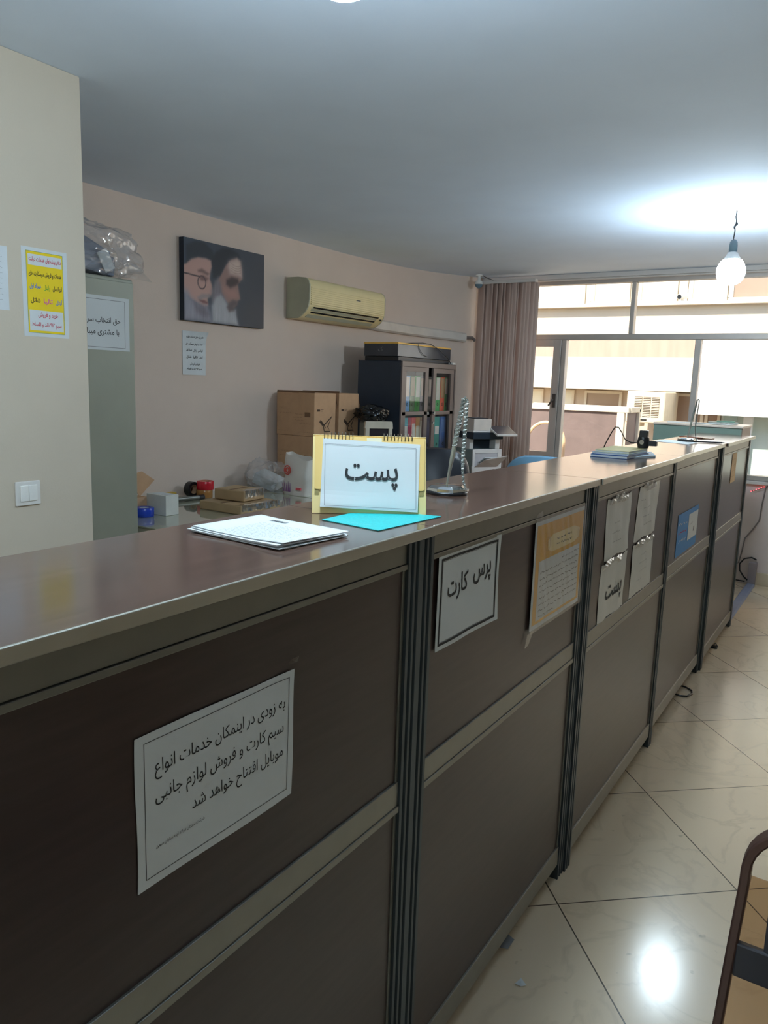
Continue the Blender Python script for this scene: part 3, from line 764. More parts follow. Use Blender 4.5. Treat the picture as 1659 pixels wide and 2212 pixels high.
# canvas portrait
t = thing('canvas_portrait', 'canvas print of two grey-bearded men in dark turbans on the left wall', 'picture', M=facing_x(XL+.0005, 3.222, 1.767))
PW, PH = .686, .4635
MB().box((0, 0, .001), (PW, PH, .0385)).build('stretched_canvas', mat('dark_canvas', rgb(40, 48, 60), .7, var=.05), t, bevel=.002)
POLY = {
 'turL': [(.027,.912),(.132,.978),(.24,.98),(.335,.903),(.367,.778),(.318,.701),(.303,.781),(.239,.796),(.162,.789),(.085,.753),(.025,.686)],
 'faceL': [(-.005,.667),(.025,.686),(.085,.753),(.162,.789),(.255,.795),(.314,.78),(.321,.702),(.305,.624),(.298,.548),(.32,.485),(.333,.387),(.312,.346),(.288,.349),(.272,.293),(.278,.21),(.236,.184),(.158,.222),(.081,.263),(-.008,.346)],
 'beardL': [(-.008,.386),(.044,.355),(.082,.279),(.135,.239),(.205,.208),(.278,.207),(.303,.129),(.325,.004),(-.011,-.003)],
 'darkbeardL': [(.112,.21),(.197,.198),(.255,.177),(.292,.111),(.267,.057),(.212,.059),(.149,.109)],
 'mousL': [(.151,.299),(.205,.349),(.293,.355),(.317,.334),(.288,.312),(.221,.293),(.174,.244)],
 'browL': [(.158,.632),(.207,.659),(.257,.631),(.292,.613),(.27,.589),(.21,.61),(.161,.612)],
 'eyeL': [(.168,.553),(.222,.58),(.278,.552),(.257,.515),(.199,.513)],
 'mouthL': [(.166,.268),(.229,.273),(.271,.256),(.268,.234),(.213,.237)],
 'turR': [(.319,.784),(.367,.894),(.449,.963),(.549,.978),(.652,.942),(.686,.881),(.634,.876),(.557,.842),(.49,.753),(.432,.623),(.39,.548),(.334,.571)],
 'faceR': [(.39,.548),(.432,.623),(.49,.753),(.557,.842),(.634,.88),(.681,.848),(.699,.745),(.704,.624),(.675,.58),(.649,.544),(.664,.442),(.677,.356),(.645,.323),(.635,.28),(.6,.236),(.549,.246),(.481,.317),(.423,.427)],
 'foreR': [(.532,.81),(.634,.869),(.678,.841),(.694,.743),(.697,.649),(.617,.656),(.549,.663),(.524,.743)],
 'eyeR': [(.502,.577),(.566,.623),(.648,.617),(.661,.563),(.617,.521),(.549,.483),(.501,.517)],
 'cheekR': [(.448,.491),(.532,.463),(.617,.469),(.652,.388),(.6,.336),(.532,.351),(.464,.409)],
 'sideR': [(.317,.401),(.366,.544),(.402,.592),(.431,.505),(.444,.405),(.489,.293),(.39,.252),(.324,.267)],
 'beardR': [(.316,.216),(.365,.324),(.431,.377),(.498,.294),(.566,.221),(.621,.208),(.628,.139),(.656,.005),(.328,.007)],
 'mousR': [(.532,.29),(.586,.334),(.645,.323),(.635,.271),(.592,.239),(.6,.196),(.532,.169),(.506,.226)]}
LAYERS = [('turL', (36, 46, 58), .012), ('turR', (32, 40, 52), .015), ('faceL', (192, 152, 142), .010), ('browL', (120, 92, 90), .010), ('eyeL', (120, 88, 86), .014), ('beardL', (150, 148, 162), .03),
          ('mousL', (156, 140, 140), .012), ('mouthL', (120, 78, 80), .008), ('darkbeardL', (116, 108, 120), .03), ('faceR', (150, 118, 112), .010), ('foreR', (206, 184, 174), .03), ('cheekR', (168, 126, 118), .03),
          ('sideR', (122, 114, 122), .02), ('eyeR', (66, 52, 54), .016), ('beardR', (172, 172, 178), .02), ('mousR', (98, 84, 86), .016)]
def sdf(poly, x, y):
    d = np.full(x.shape, 1e9); ins = np.zeros(x.shape, bool); n = len(poly)
    for i in range(n):
        ax, ay = poly[i][0]*PW, poly[i][1]*PH; bx, by = poly[(i+1) % n][0]*PW, poly[(i+1) % n][1]*PH
        ex, ey = bx-ax, by-ay; wx, wy = x-ax, y-ay
        tt = np.clip((wx*ex+wy*ey)/(ex*ex+ey*ey+1e-12), 0, 1)
        d = np.minimum(d, np.hypot(wx-ex*tt, wy-ey*tt))
        c = ((ay > y) != (by > y)) & (x < (bx-ax)*(y-ay)/(by-ay+1e-12)+ax); ins ^= c
    return np.where(ins, -d, d)
nx, ny = 150, 102
gx, gy = np.meshgrid(np.linspace(.001, PW-.001, nx), np.linspace(.001, PH-.001, ny))
img = np.stack([56+10*gx/PW, 66+4*gy/PH, 80-6*gx/PW+6*gy/PH], -1)
rg = np.random.RandomState(4)
hair = np.cumsum(rg.randn(ny, nx), 0); hair = (hair-hair.mean(0))/(hair.std()+1e-9)
for nm, c, soft in LAYERS:
    a = 1/(1+np.exp(np.clip(sdf(POLY[nm], gx, gy)/(soft*.28), -30, 30)))
    cc = np.array(c, float)[None, None, :]+(hair[..., None]*7 if 'beard' in nm or 'side' in nm else 0)
    img = img*(1-a[..., None])+cc*a[..., None]
def stroke(cx, cy, rx, ry, w, col):
    global img
    q = np.abs(np.hypot((gx/PW-cx)/rx, (gy/PH-cy)/ry)-1)*min(rx*PW, ry*PH)
    a = np.clip(1.5-q/w, 0, 1)[..., None]; img = img*(1-a)+np.array(col, float)*a
stroke(.203, .489, .046, .078, .0035, (80, 60, 66))
a = np.clip(1.6-np.abs((gy/PH-.569+(gx/PW-.024)*.09)*PH)/.0035, 0, 1)*((gx/PW < .172) & (gx/PW > 0)); img = img*(1-a[..., None])+np.array((62, 50, 56.))*a[..., None]
for i in range(4):     # forehead lines
    a = np.exp(-((gy/PH-.70-.03*i-.02*np.sin(gx*40))/.006)**2)*((gx/PW > .56) & (gx/PW < .69))*.35
    img = img*(1-a[..., None])+np.array((120, 92, 86.))*a[..., None]
me = bpy.data.meshes.new('painting')
vs = np.stack([gx.ravel(), gy.ravel(), np.full(nx*ny, .0395)], -1)
me.from_pydata(vs.tolist(), [], [(j*nx+i, j*nx+i+1, (j+1)*nx+i+1, (j+1)*nx+i) for j in range(ny-1) for i in range(nx-1)])
ca = me.color_attributes.new('print', 'FLOAT_COLOR', 'POINT')
lc = np.clip(img/255, 0, 1).reshape(-1, 3); lc = np.where(lc <= .04045, lc/12.92, ((lc+.055)/1.055)**2.4)
ca.data.foreach_set('color', np.hstack([lc, np.ones((nx*ny, 1))]).astype(np.float32).ravel())
mp_ = bpy.data.materials.new('portrait_print'); mp_.use_nodes = True
at = mp_.node_tree.nodes.new('ShaderNodeAttribute'); at.attribute_name = 'print'
mp_.node_tree.links.new(at.outputs['Color'], mp_.node_tree.nodes['Principled BSDF'].inputs['Base Color']); mp_.node_tree.nodes['Principled BSDF'].inputs['Roughness'].default_value = .55
me.materials.append(mp_)
o = bpy.data.objects.new('printed_picture', me); COL.objects.link(o); o.parent = t

# split air conditioner
t = thing('air_conditioner', 'cream split air conditioner high on the left wall', 'air conditioner', (XL, 4.18, 1.86))
L_ = 1.20-.02
prof = [(.001, .0), (.10, .0), (.125, .012), (.165, .04), (.19, .075), (.2, .12), (.2, .215), (.19, .245), (.165, .262), (.10, .27), (.001, .27)]
side = mat('grey_beige_plastic', rgb(186, 184, 160), .5)
MB().prism(prof, 'y', 0, .012).build('end_cap', side, t, bevel=.002); MB().prism(prof, 'y', .93, .942).build('end_cap', side, t, bevel=.002)
MB().prism([(x*.995, z) for x, z in prof], 'y', .012, .93).build('casing', M_offw, t, smooth=True)
m = MB()
for i in range(9): m.box((.197, .02, .088+.0135*i), (.2035, .922, .0955+.0135*i))
m.build('front_grille', M_offw, t)
m = MB().prism([(.125, .008), (.185, .062), (.18, .07), (.115, .014)], 'y', .05, .85).build('louvre', side, t)
MB().prism([(.165, .036), (.172, .043), (.17, .046), (.163, .039)], 'y', .06, .84).prism([(.19, .066), (.196, .073), (.193, .076), (.187, .069)], 'y', .06, .86).build('vent_slot', M_black, t)
MB().box((.2, .55, .165), (.2035, .60, .172)).build('badge', M_inkg, t); MB().box((.186, .885, .05), (.196, .9, .062)).build('indicator', M_black, t)

t = thing('pipe_trunking', 'white pipe trunking running from the air conditioner along the left wall', 'trunking')
q = [(-2.85, 5.135), (-2.838, 5.25), (-2.782, 5.6), (-2.70, 5.9), (-2.59, 6.12), (-2.535, 6.22)]
m = MB(); vs = []
for i, (x, y) in enumerate(q):
    a = q[max(0, i-1)]; b = q[min(len(q)-1, i+1)]; tx, ty = b[0]-a[0], b[1]-a[1]; l = math.hypot(tx, ty); nx_, ny_ = ty/l, -tx/l
    z0, z1 = 1.862-.008*i, 1.950-.010*i
    for off, z in ((.0, z0), (.045, z0), (.06, z0+.012), (.06, z1-.012), (.045, z1), (.0, z1)): vs.append((x+nx_*off, y+ny_*off, z))
fs = [tuple(range(5, -1, -1)), tuple(range((len(q)-1)*6, len(q)*6))]
for i in range(len(q)-1):
    for j in range(6): fs.append((i*6+j, i*6+(j+1) % 6, (i+1)*6+(j+1) % 6, (i+1)*6+j))
m.add(vs, fs); m.build('trunking_cover', mat('trunking_plastic', rgb(214, 206, 198), .45), t)
MB().tube([(-2.50, 6.20, 1.86), (-2.455, 6.25, 1.862), (-2.44, 6.27, 1.84)], .014, 10).build('pipe_end', mat('pipe_foam', rgb(120, 108, 104), .8), t)

t = thing('security_camera', 'small white dome security camera hanging in the far left ceiling corner', 'camera', (-2.385, 6.18, ZC))
MB().cyl((0, 0, 0), (0, 0, -.012), .03).cyl((0, 0, -.012), (0, 0, -.05), .014).build('bracket', M_white, t)
MB().lathe([(0, -.048), (.028, -.052), (.034, -.065), (.034, -.08)], n=24).build('housing', M_white, t, smooth=True)
MB().lathe([(.033, -.08), (.028, -.098), (.015, -.110), (0, -.114)], n=24).build('dome', mat('blue_grey_dome', rgb(110, 136, 152), .2), t, smooth=True)
MB().tube([(.02, .03, -.004), (.04, .08, -.02), (.08, .13, -.035), (.16, .175, -.03)], .003, 6).build('cable', M_black, t)
# ------------------------------------------------------------------ desks behind the counter
M_desk = mat('pale_desk_laminate', rgb(176, 170, 148), .5, var=.05, scale=6)
M_dglass = mat('desk_glass', rgb(168, 170, 150), .03, var=.02, spec=.7, coat=.6)
ZD = .735
def desk(y0, y1, label):
    t = thing('desk', label, 'desk', (-2.43, y0, 0), group='glass topped desks')
    W = y1-y0
    MB().box((-.40, .01, .70), (.36, W-.01, .727)).build('desktop', M_desk, t)
    for y in (.02, W-.045): MB().box((-.38, y, 0), (.33, y+.025, .70)).build('side_panel', M_wood, t)
    MB().box((.30, .045, .25), (.318, W-.045, .70)).build('modesty_panel', M_wood, t)
    MB().box((-.405, .004, .7272), (.37, W-.004, ZD)).build('glass_top', M_dglass, t, bevel=.001)
desk(2.41, 3.68, 'glass-topped desk by the left wall carrying the wrapped parcels')
desk(3.69, 4.79, 'glass-topped desk by the left wall under the cardboard boxes')
ZD += .0005

def carton(loc, w, d, h, label, logo=True, rz=0, flap=False):
    """w along x, d along y; printed faces look to -y and +x"""
    t = thing('cardboard_box', label, 'box', loc, rz, 'stacked postal boxes')
    MB().box((-w/2, 0, 0), (w/2, d, h)).build('body', M_card, t, bevel=.002)
    if flap:
        m = MB()
        m.add([(-w/2, .0, h), (w/2, 0, h), (w/2, .004, h+.014), (-w/2, .004, h+.012)], [(0, 1, 2, 3)])
        m.add([(w/2-.03, d-.002, h), (w/2, d-.002, h), (w/2+.004, d+.012, h-.08), (w/2, d, h-.10)], [(0, 1, 2, 3)])
        m.build('loose_flap', M_cardd, t)
    MB().box((-.03, -.0006, h-.004), (.03, d+.0006, h+.0008)).build('seam_tape', mat('brown_tape', rgb(160, 120, 84), .3), t)
    m = MB(); x = w/2+.0008
    def P(u, v): return (x, u*d, v*h)
    # outline dove on the end
    def line(pts, wd):
        rb = MB().ribbon([(u*d, v*h) for u, v in pts], wd, 0); m.add([(x, p[0], p[1]) for p in rb.v], rb.f)
    line([(.30, .36), (.46, .255), (.82, .45), (.63, .21), (.76, .10), (.48, .10), (.42, .24), (.25, .34), (.30, .37)], .011)
    line([(.46, .255), (.53, .18)], .008)
    line([(.12, .60), (.26, .60)], .014); line([(.30, .62), (.42, .62)], .003); line([(.30, .585), (.38, .585)], .003)
    m.build('dove_logo', M_cardink, t)
    m = MB(); r = r_(int(loc[1]*100))
    q = MB()
    for yy, a, b in ((.63, .12, .36), (.52, .08, .40), (.50, .5, .72), (.42, .44, .68), (.36, .5, .72), (.28, .62, .92), (.10, .05, .3), (.08, .6, .95)): scribble(q, -w/2+a*w, -w/2+b*w, yy*h, .006, 0, r, .0014)
    q.poly([(w*.25, .44*h), (w*.40, .44*h), (w*.40, .55*h), (w*.25, .55*h)], 0)
    m.add([(p[0], -.0008, p[1]) for p in q.v], q.f); m.build('printed_lines', mat('faint_cardboard_print', rgb(132, 98, 70), .8), t)
    return t
bw, bd, bh = .322, .236, .285
for i, (z, lab) in enumerate(((1.078, 'upper brown postal box with a dove logo, nearer of the top pair'), (.788, 'lower brown postal box under the nearer dove-logo box'))):
    carton((-2.66, 4.06+.004*i, z), bw-.006*i, bd, bh if i == 0 else .288, lab, flap=(i == 0))
carton((-2.66, 4.335, 1.078), bw, bd, bh, 'upper brown postal box with a dove logo, farther of the top pair', flap=True)
carton((-2.66, 4.335, .788), bw, bd, .288, 'lower brown postal box under the farther dove-logo box')
t = thing('flat_carton', 'flat brown carton lying under the stacked postal boxes', 'box', (-2.66, 4.04, ZD))
MB().box((-.165, 0, 0), (.165, .55, .051)).build('body', M_card, t, bevel=.002); MB().box((-.166, .25, .05), (.166, .30, .0516)).build('tape', M_cardd, t)

# carrier bag with red mark
t = thing('carrier_bag', 'white paper-like carrier bag with a red round mark on the desk', 'bag', (-2.375, 3.76, ZD))
m = MB(); n = 20; lv = 9; vs = []
for k in range(lv):
    z = .24*k/(lv-1)
    for j in range(n):
        a = 2*PI*j/n; c, s = math.cos(a), math.sin(a)
        sx = .098*(1-.05*k/lv); sy = .055*(1-.35*k/lv)
        px = sx*math.copysign(abs(c)**.45, c); py = sy*math.copysign(abs(s)**.45, s)
        q = mnoise.noise(Vector((px*14, py*14, z*12)))
        zz = z+(.02*mnoise.noise(Vector((px*18, 3, py*9)))-.012*px/.1 if k == lv-1 else 0)
        vs.append((px*(1+.10*q), py*(1+.35*q), zz))
m.add(vs, [(k*n+j, k*n+(j+1) % n, (k+1)*n+(j+1) % n, (k+1)*n+j) for k in range(lv-1) for j in range(n)]+[tuple(range(n-1, -1, -1))])
m.build('bag', mat('white_bag_plastic', rgb(228, 222, 214), .4, var=.03), t, smooth=True)
m = MB()
for rr, w in ((.024, .008), (.012, .01)): m.tube([(-.045+rr*math.cos(a*PI/9), -.064, .155+rr*1.15*math.sin(a*PI/9)) for a in range(18)], w*.45, 6, closed=True)
m.build('red_mark', mat('red_print', rgb(214, 78, 66), .5), t)
m = MB()
for k in range(5): m.tube([(-.075+.012*k, -.060, .02), (-.085+.016*k, -.066, .075+.01*(k % 2))], [.004, .001], 5)
m.build('purple_print', mat('purple_print', rgb(130, 70, 130), .5), t)
MB().box((.02, -.0625, .035), (.06, -.055, .05)).build('pink_print', mat('pink_print', rgb(226, 100, 110), .5), t)

t = thing('clear_bag', 'crumpled clear plastic bag between the carrier bag and the left wall', 'bag', (-2.655, 3.80, ZD))
crumple((0, 0, .078), (.135, .135, .105), 2.2, .36, 4, freq=1.7).build('film', M_bag, t, smooth=True)
MB().obox(Matrix.Translation((.01, -.02, .05)) @ Matrix.Rotation(.4, 4, 'Y') @ Matrix.Rotation(.3, 4, 'Z'), (-.085, -.07, -.025), (.075, .08, .045)).build('white_contents', M_paper, t, bevel=.006)
t = thing('white_envelope', 'white envelope lying flat beside the clear plastic bag', 'envelope', (-2.63, 3.52, ZD), .5)
MB().box((-.07, -.05, 0), (.07, .05, .006)).build('paper', M_paper, t, bevel=.001); MB().add([(-.07, -.05, .0065), (.07, -.05, .0065), (0, .02, .0075)], [(0, 1, 2)]).build('flap', M_pt, t)

# parcels
def parcel(loc, poly, h, label, rz=0):
    t = thing('wrapped_parcel', label, 'parcel', loc, rz, 'brown parcels on the desk')
    MB().prism(poly, 'z', 0, h).build('body', mat('parcel_brown', rgb(176, 148, 112), .7, var=.08, scale=12, bump=.2, bscale=60), t, bevel=.006, seg=3)
    xs = [p[0] for p in poly]; ys = [p[1] for p in poly]
    MB().box(((min(xs)+max(xs))/2-.004, min(ys)+.006, h), ((min(xs)+max(xs))/2+.012, max(ys)-.006, h+.001)).build('flap_seam', M_cardd, t)
    m = MB(); x1 = max(xs); r = r_(int(h*1e4)); n = 26; vs = []
    for k in range(n+1):
        y = min(ys)+.008+(max(ys)-min(ys)-.016)*k/n; j = r.uniform(0, .0035)
        vs += [(x1-.035-r.uniform(0, .012), y, h+.001), (x1-.012, y, h+.0012+j), (x1+.001+j*.6, y, h+.001+j*.4), (x1+.0015+j*.7, y, h*.72), (x1+.0015, y, h*.45-r.uniform(0, .01))]
    m.add(vs, [(k*5+i, k*5+i+1, k*5+i+6, k*5+i+5) for k in range(n) for i in range(4)])
    m.build('shiny_tape', plasticfilm('shiny_clear_tape', rgb(226, 222, 214), .16, .45, .06) if 'shiny_clear_tape' not in MATS else MATS['shiny_clear_tape'], t)
parcel((-2.262, 3.105, ZD), [(-.155, -.155), (.155, -.155), (.155, .155), (-.155, .155)], .048, 'wide flat brown parcel at the bottom of the pair on the desk', math.radians(-1))
parcel((-2.285, 3.125, ZD+.0515), [(-.105, -.088), (.102, -.088), (.102, .09), (-.105, .09)], .058, 'smaller brown parcel lying on top of the flat one', math.radians(4))

t = thing('white_box', 'small white carton box on the desk by the metal cupboard', 'box', (-2.46, 2.72, ZD))
MB().box((-.145, -.05, 0), (.0, .035, .104)).build('body', mat('white_carton', rgb(222, 222, 216), .6), t, bevel=.0015)
t.location.x = -2.365
MB().box((-.12, -.03, .104), (-.01, .02, .1046)).build('lid_seam', M_pt, t)
t = thing('blue_tape_roll', 'blue roll lying in front of the small white box', 'tape', (-2.445, 2.60, ZD))
MB().lathe([(.024, 0), (.045, 0), (.048, .004), (.048, .042), (.045, .046), (.024, .046), (.024, 0)], n=28).build('roll', mat('deep_blue_plastic', rgb(36, 70, 190), .25), t, smooth=True)
MB().lathe([(.021, .001), (.024, .001), (.024, .045), (.021, .045), (.021, .001)], n=28).build('core', M_pt, t)
t = thing('open_carton', 'open brown carton flap showing beyond the metal cupboard edge', 'box', (-2.60, 2.555, ZD))
MB().box((-.13, -.10, 0), (.11, .10, .09)).build('body', M_card, t, bevel=.002)
m = MB().add([(.05, .10, .085), (.05, .20, .165), (.05, .12, .215), (.05, .03, .20), (.055, .10, .083), (.055, .20, .163), (.055, .12, .213), (.055, .03, .198)], [(0, 1, 2, 3), (7, 6, 5, 4), (0, 4, 5, 1), (1, 5, 6, 2), (2, 6, 7, 3), (3, 7, 4, 0)])
m.build('flap', M_card, t)
t = thing('yellow_note_block', 'small yellow block against the left wall on the desk', 'note block', (-2.80, 3.09, ZD))
MB().box((-.02, -.03, 0), (.02, .03, .036)).build('block', mat('mustard_paper', rgb(206, 170, 70), .6), t, bevel=.001)
t = thing('silver_tube', 'silver metal tube lying along the back of the desk', 'tube', (-2.68, 3.0, ZD+.014))
MB().cyl((-.02, -.14, 0), (.03, .17, 0), .0135, n=16).build('tube', M_alu, t, smooth=True); MB().cyl((.03, .17, 0), (.036, .205, 0), .0145, n=16).build('end_cap', M_black, t)
t = thing('brown_tape_roll', 'brown packing tape roll under the red one on the desk', 'tape', (-2.70, 3.265, ZD))
MB().lathe([(.035, 0), (.046, 0), (.048, .003), (.048, .045), (.046, .048), (.035, .048), (.035, 0)], n=30).build('roll', mat('tape_brown', rgb(170, 118, 64), .25), t, smooth=True)
MB().lathe([(.032, .001), (.035, .001), (.035, .047), (.032, .047), (.032, .001)], n=30).build('core', M_card, t)
t = thing('red_tape_roll', 'red tape roll lying on top of the brown one on the desk', 'tape', (-2.695, 3.268, ZD+.0485))
MB().lathe([(.035, 0), (.048, 0), (.05, .003), (.05, .047), (.048, .05), (.035, .05), (.035, 0)], n=30).build('roll', mat('tape_red', rgb(206, 36, 52), .25), t, smooth=True)
MB().lathe([(.032, .001), (.035, .001), (.035, .049), (.032, .049), (.032, .001)], n=30).build('core', M_card, t)
t = thing('black_tape_roll', 'black tape roll standing on edge by the red roll', 'tape', (-2.765, 3.225, ZD+.046))
M = Matrix.Rotation(PI/2, 4, 'Y')
m = MB().lathe([(.028, -.02), (.045, -.02), (.045, .02), (.028, .02), (.028, -.02)], n=26); m.v = [tuple(M @ Vector(p)) for p in m.v]; m.build('roll', M_black, t, smooth=True)
m = MB().lathe([(.025, -.019), (.028, -.019), (.028, .019), (.025, .019), (.025, -.019)], n=26); m.v = [tuple(M @ Vector(p)) for p in m.v]; m.build('core', M_card, t)

# little beige monitor and the black bundle on it
t = thing('small_monitor', 'small beige boxy monitor beside the dark filing cabinet', 'monitor', (-2.275, 4.50, ZD), math.radians(-40))
G_ = mat('grey_monitor_plastic', rgb(150, 156, 150), .5)
MB().box((-.20, -.085, .16), (-.02, .085, .438)).build('housing', G_, t, bevel=.012)
m = MB()
for a, b in (((-.02, -.098, .15), (.012, .098, .18)), ((-.02, -.098, .400), (.012, .098, .445)), ((-.02, -.098, .18), (.012, -.068, .400)), ((-.02, .072, .18), (.012, .098, .400))): m.box(a, b)
m.build('bezel', mat('beige_monitor_plastic', rgb(214, 204, 186), .45), t, bevel=.004)
MB().box((-.02, -.075, .17), (.0, .075, .405)).build('screen', mat('dark_screen', rgb(62, 58, 62), .15), t)
MB().box((-.14, -.05, .04), (-.05, .05, .16)).build('stand', G_, t, bevel=.006); MB().box((-.18, -.08, 0), (0, .08, .04)).build('foot', G_, t, bevel=.006)
t = thing('black_bundle', 'glossy black plastic bundle on top of the small monitor', 'bundle', (-2.375, 4.545, ZD+.4462), math.radians(-40))
crumple((0, 0, .045), (.11, .115, .060), 8.4, .26, 4, freq=1.6).build('film', mat('glossy_black_film', rgb(14, 15, 18), .12, var=.1), t, smooth=True)

# ------------------------------------------------------------------ filing cabinet with binders
fx0, fx1, fy0, fy1, fz = -2.68, -2.305, 4.82, 5.66, 1.606
t = thing('filing_cabinet', 'dark steel filing cabinet with two glazed doors full of binders', 'cabinet', (fx0, fy0, 0))
w, d = fx1-fx0, fy1-fy0
MB().box((0, 0, .04), (w, .02, fz)).box((0, d-.02, .04), (w, d, fz)).box((0, .02, .04), (.015, d-.02, fz)).box((0, 0, fz-.02), (w, d, fz)).box((0, 0, 0), (w-.03, d, .04)).build('body', M_steel, t, bevel=.003)
MB().box((w-.004, 0, fz-.035), (w+.012, d, fz)).box((w-.004, 0, .04), (w+.012, .018, fz-.035)).box((w-.004, d-.018, .04), (w+.012, d, fz-.035)).build('front_frame', M_steelf, t, bevel=.002)
for z in (.45, .90, 1.222): MB().box((.015, .02, z-.012), (w-.035, d-.02, z)).build('shelf', M_steel, t)
def door(y0, y1, hand):
    fr = MB(); e = .05
    for a, b, c, dd in ((y0, y1, 1.535, 1.570), (y0, y1, 1.212, 1.240), (y0, y1, .06, .90), (y0, y0+e, .90, 1.535), (y1-e, y1, .90, 1.535)): fr.box((w-.012, a, c), (w+.006, b, dd))
    o = fr.build('door', M_steelf, t, bevel=.002)
    MB().box((w-.006, y0+e-.005, 1.235), (w-.003, y1-e+.005, 1.54)).box((w-.006, y0+e-.005, .895), (w-.003, y1-e+.005, 1.217)).build('door_glass', M_clear, o)
    MB().cyl((w+.006, hand, 1.226), (w+.022, hand, 1.226), .012, n=14).build('knob', M_chrome, o)
    return o
door(.022, .400, .385); dr = door(.475, .818, .49)
MB().cyl((w+.006, .49, 1.15), (w+.016, .49, 1.15), .01, n=12).build('lock', M_chrome, dr)
def binder(y, wd, z0, h, c, lab, lz=(.47, .98), lc=None, wl=.8):
    t = thing('ring_binder', lab, 'binder', (-2.578, y, z0), group='ring binders in the filing cabinet')
    nm = 'binder_%d_%d_%d' % c
    MB().box((0, -wd/2, 0), (.228, wd/2, h)).build('cover', mat(nm, rgb(*c), .4, var=.05), t, bevel=.002)
    if lz: MB().box((.228, -wd*wl/2, h*lz[0]), (.2286, wd*wl/2, h*lz[1])).build('spine_label', mat('label_%d_%d_%d' % (lc or (222, 214, 206)), rgb(*(lc or (222, 214, 206))), .6), t)
    MB().tube([(.2285, .009*math.cos(a*PI/7), h*.24+.011*math.sin(a*PI/7)) for a in range(14)], .0022, 5, closed=True).build('finger_ring', M_black, t)
sh = .0005
for y, wd, c, lab, lz, lc in (
    (4.996, 0.072, (70, 140, 200), 'light blue binder at the left end of the top shelf', (.45, .97), (226, 208, 198)),
    (5.073, 0.070, (52, 96, 62), 'dark green binder with an olive label on the top shelf', (.47, .97), (150, 136, 112)),
    (5.150, 0.072, (52, 146, 66), 'bright green binder behind the left glazed door', (.44, .98), (220, 210, 200)),
    (5.222, 0.066, (62, 66, 110), 'navy binder with a pinkish label on the top shelf', (.48, .95), (176, 150, 146)),
    (5.338, 0.066, (36, 40, 56), 'black binder with a white label in the gap between the doors', (.45, .92), (226, 222, 224)),
    (5.470, 0.072, (58, 168, 92), 'green binder with a tall white label behind the right door', (.36, .98), (224, 218, 214)),
    (5.548, 0.070, (232, 92, 66), 'orange-red binder on the top shelf behind the right door', (.42, .97), (176, 142, 106)),
    (5.612, 0.050, (84, 150, 84), 'green binder at the right end of the top shelf', (.52, .97), (214, 182, 164))):
    binder(y, wd, 1.222+sh, .283, c, lab, lz, lc)
for y, wd, c, lab, lz, lc in (
    (4.992, 0.055, (70, 160, 180), 'pale teal binder at the left end of the lower shelf', (.12, .78), (222, 214, 212)),
    (5.045, 0.048, (166, 44, 84), 'crimson binder on the lower shelf', None, None),
    (5.105, 0.062, (226, 92, 96), 'coral red binder with a white label on the lower shelf', (.1, .84), (224, 208, 204)),
    (5.170, 0.060, (222, 146, 76), 'orange binder with a long label on the lower shelf', (.1, .78), (206, 190, 172)),
    (5.234, 0.060, (176, 152, 130), 'beige binder on the lower shelf behind the left door', (.1, .9), (214, 206, 196)),
    (5.330, 0.066, (40, 52, 110), 'navy blue binder in the lower gap between the doors', None, None),
    (5.478, 0.080, (40, 160, 156), 'turquoise binder with a square white label', (.52, .74), (226, 222, 222)),
    (5.585, 0.090, (76, 126, 200), 'blue binder at the right end of the lower shelf', (.55, .94), (110, 146, 206))):
    binder(y, wd, .90+sh, .292, c, lab, lz, lc)
t = thing('shadow_slab', 'flat dark slab standing in for the shadow under the black box', 'case', (-2.5, 5.28, fz+.0005))  # shadow beneath the black box, modelled as a dark slab
MB().box((-.15, -.42, 0), (.145, .375, .034)).build('body', M_black, t, bevel=.003); MB().box((.145, -.40, .012), (.147, .36, .02)).build('front_strip', M_steel, t)
t = thing('black_carton', 'glossy black box with a yellow lid edge above the filing cabinet', 'box', (-2.5, 5.245, fz+.035))
MB().box((-.145, -.405, 0), (.15, .412, .088)).build('body', mat('glossy_black_card', rgb(56, 60, 68), .16, var=.2, scale=5), t, bevel=.002)
MB().box((-.148, -.408, .088), (.153, .415, .099)).build('lid', mat('amber_lid', rgb(236, 184, 84), .45), t, bevel=.001)
m = MB(); q = MB(); text(q, 'ک', -.02, .02, .05, 0); m.add([(x, -.4062, z) for x, z, _ in [(p[0], p[1], 0) for p in q.v]], q.f); m.build('mark', M_inkg, t)
t = thing('black_cable', 'thin black cable draped over the black box on the cabinet', 'cable', (-2.5, 5.28, fz))
MB().tube([(.02, -.20, .138), (.12, -.18, .142), (.158, -.10, .148), (.165, .02, .144), (.165, .12, .12), (.165, .22, .085), (.170, .30, .05), (.175, .335, .012), (.176, .345, -.004)], .003, 6).build('cord', M_black, t, smooth=True)
MB().tube([(.1535, -.16, .134), (.156, -.13, .09), (.1585, -.08, .06), (.158, -.02, .05)], .0022, 6).build('loop', M_black, t, smooth=True)
MB().box((.155, .335, .0), (.195, .385, .018)).build('plug', M_white, t, bevel=.003)

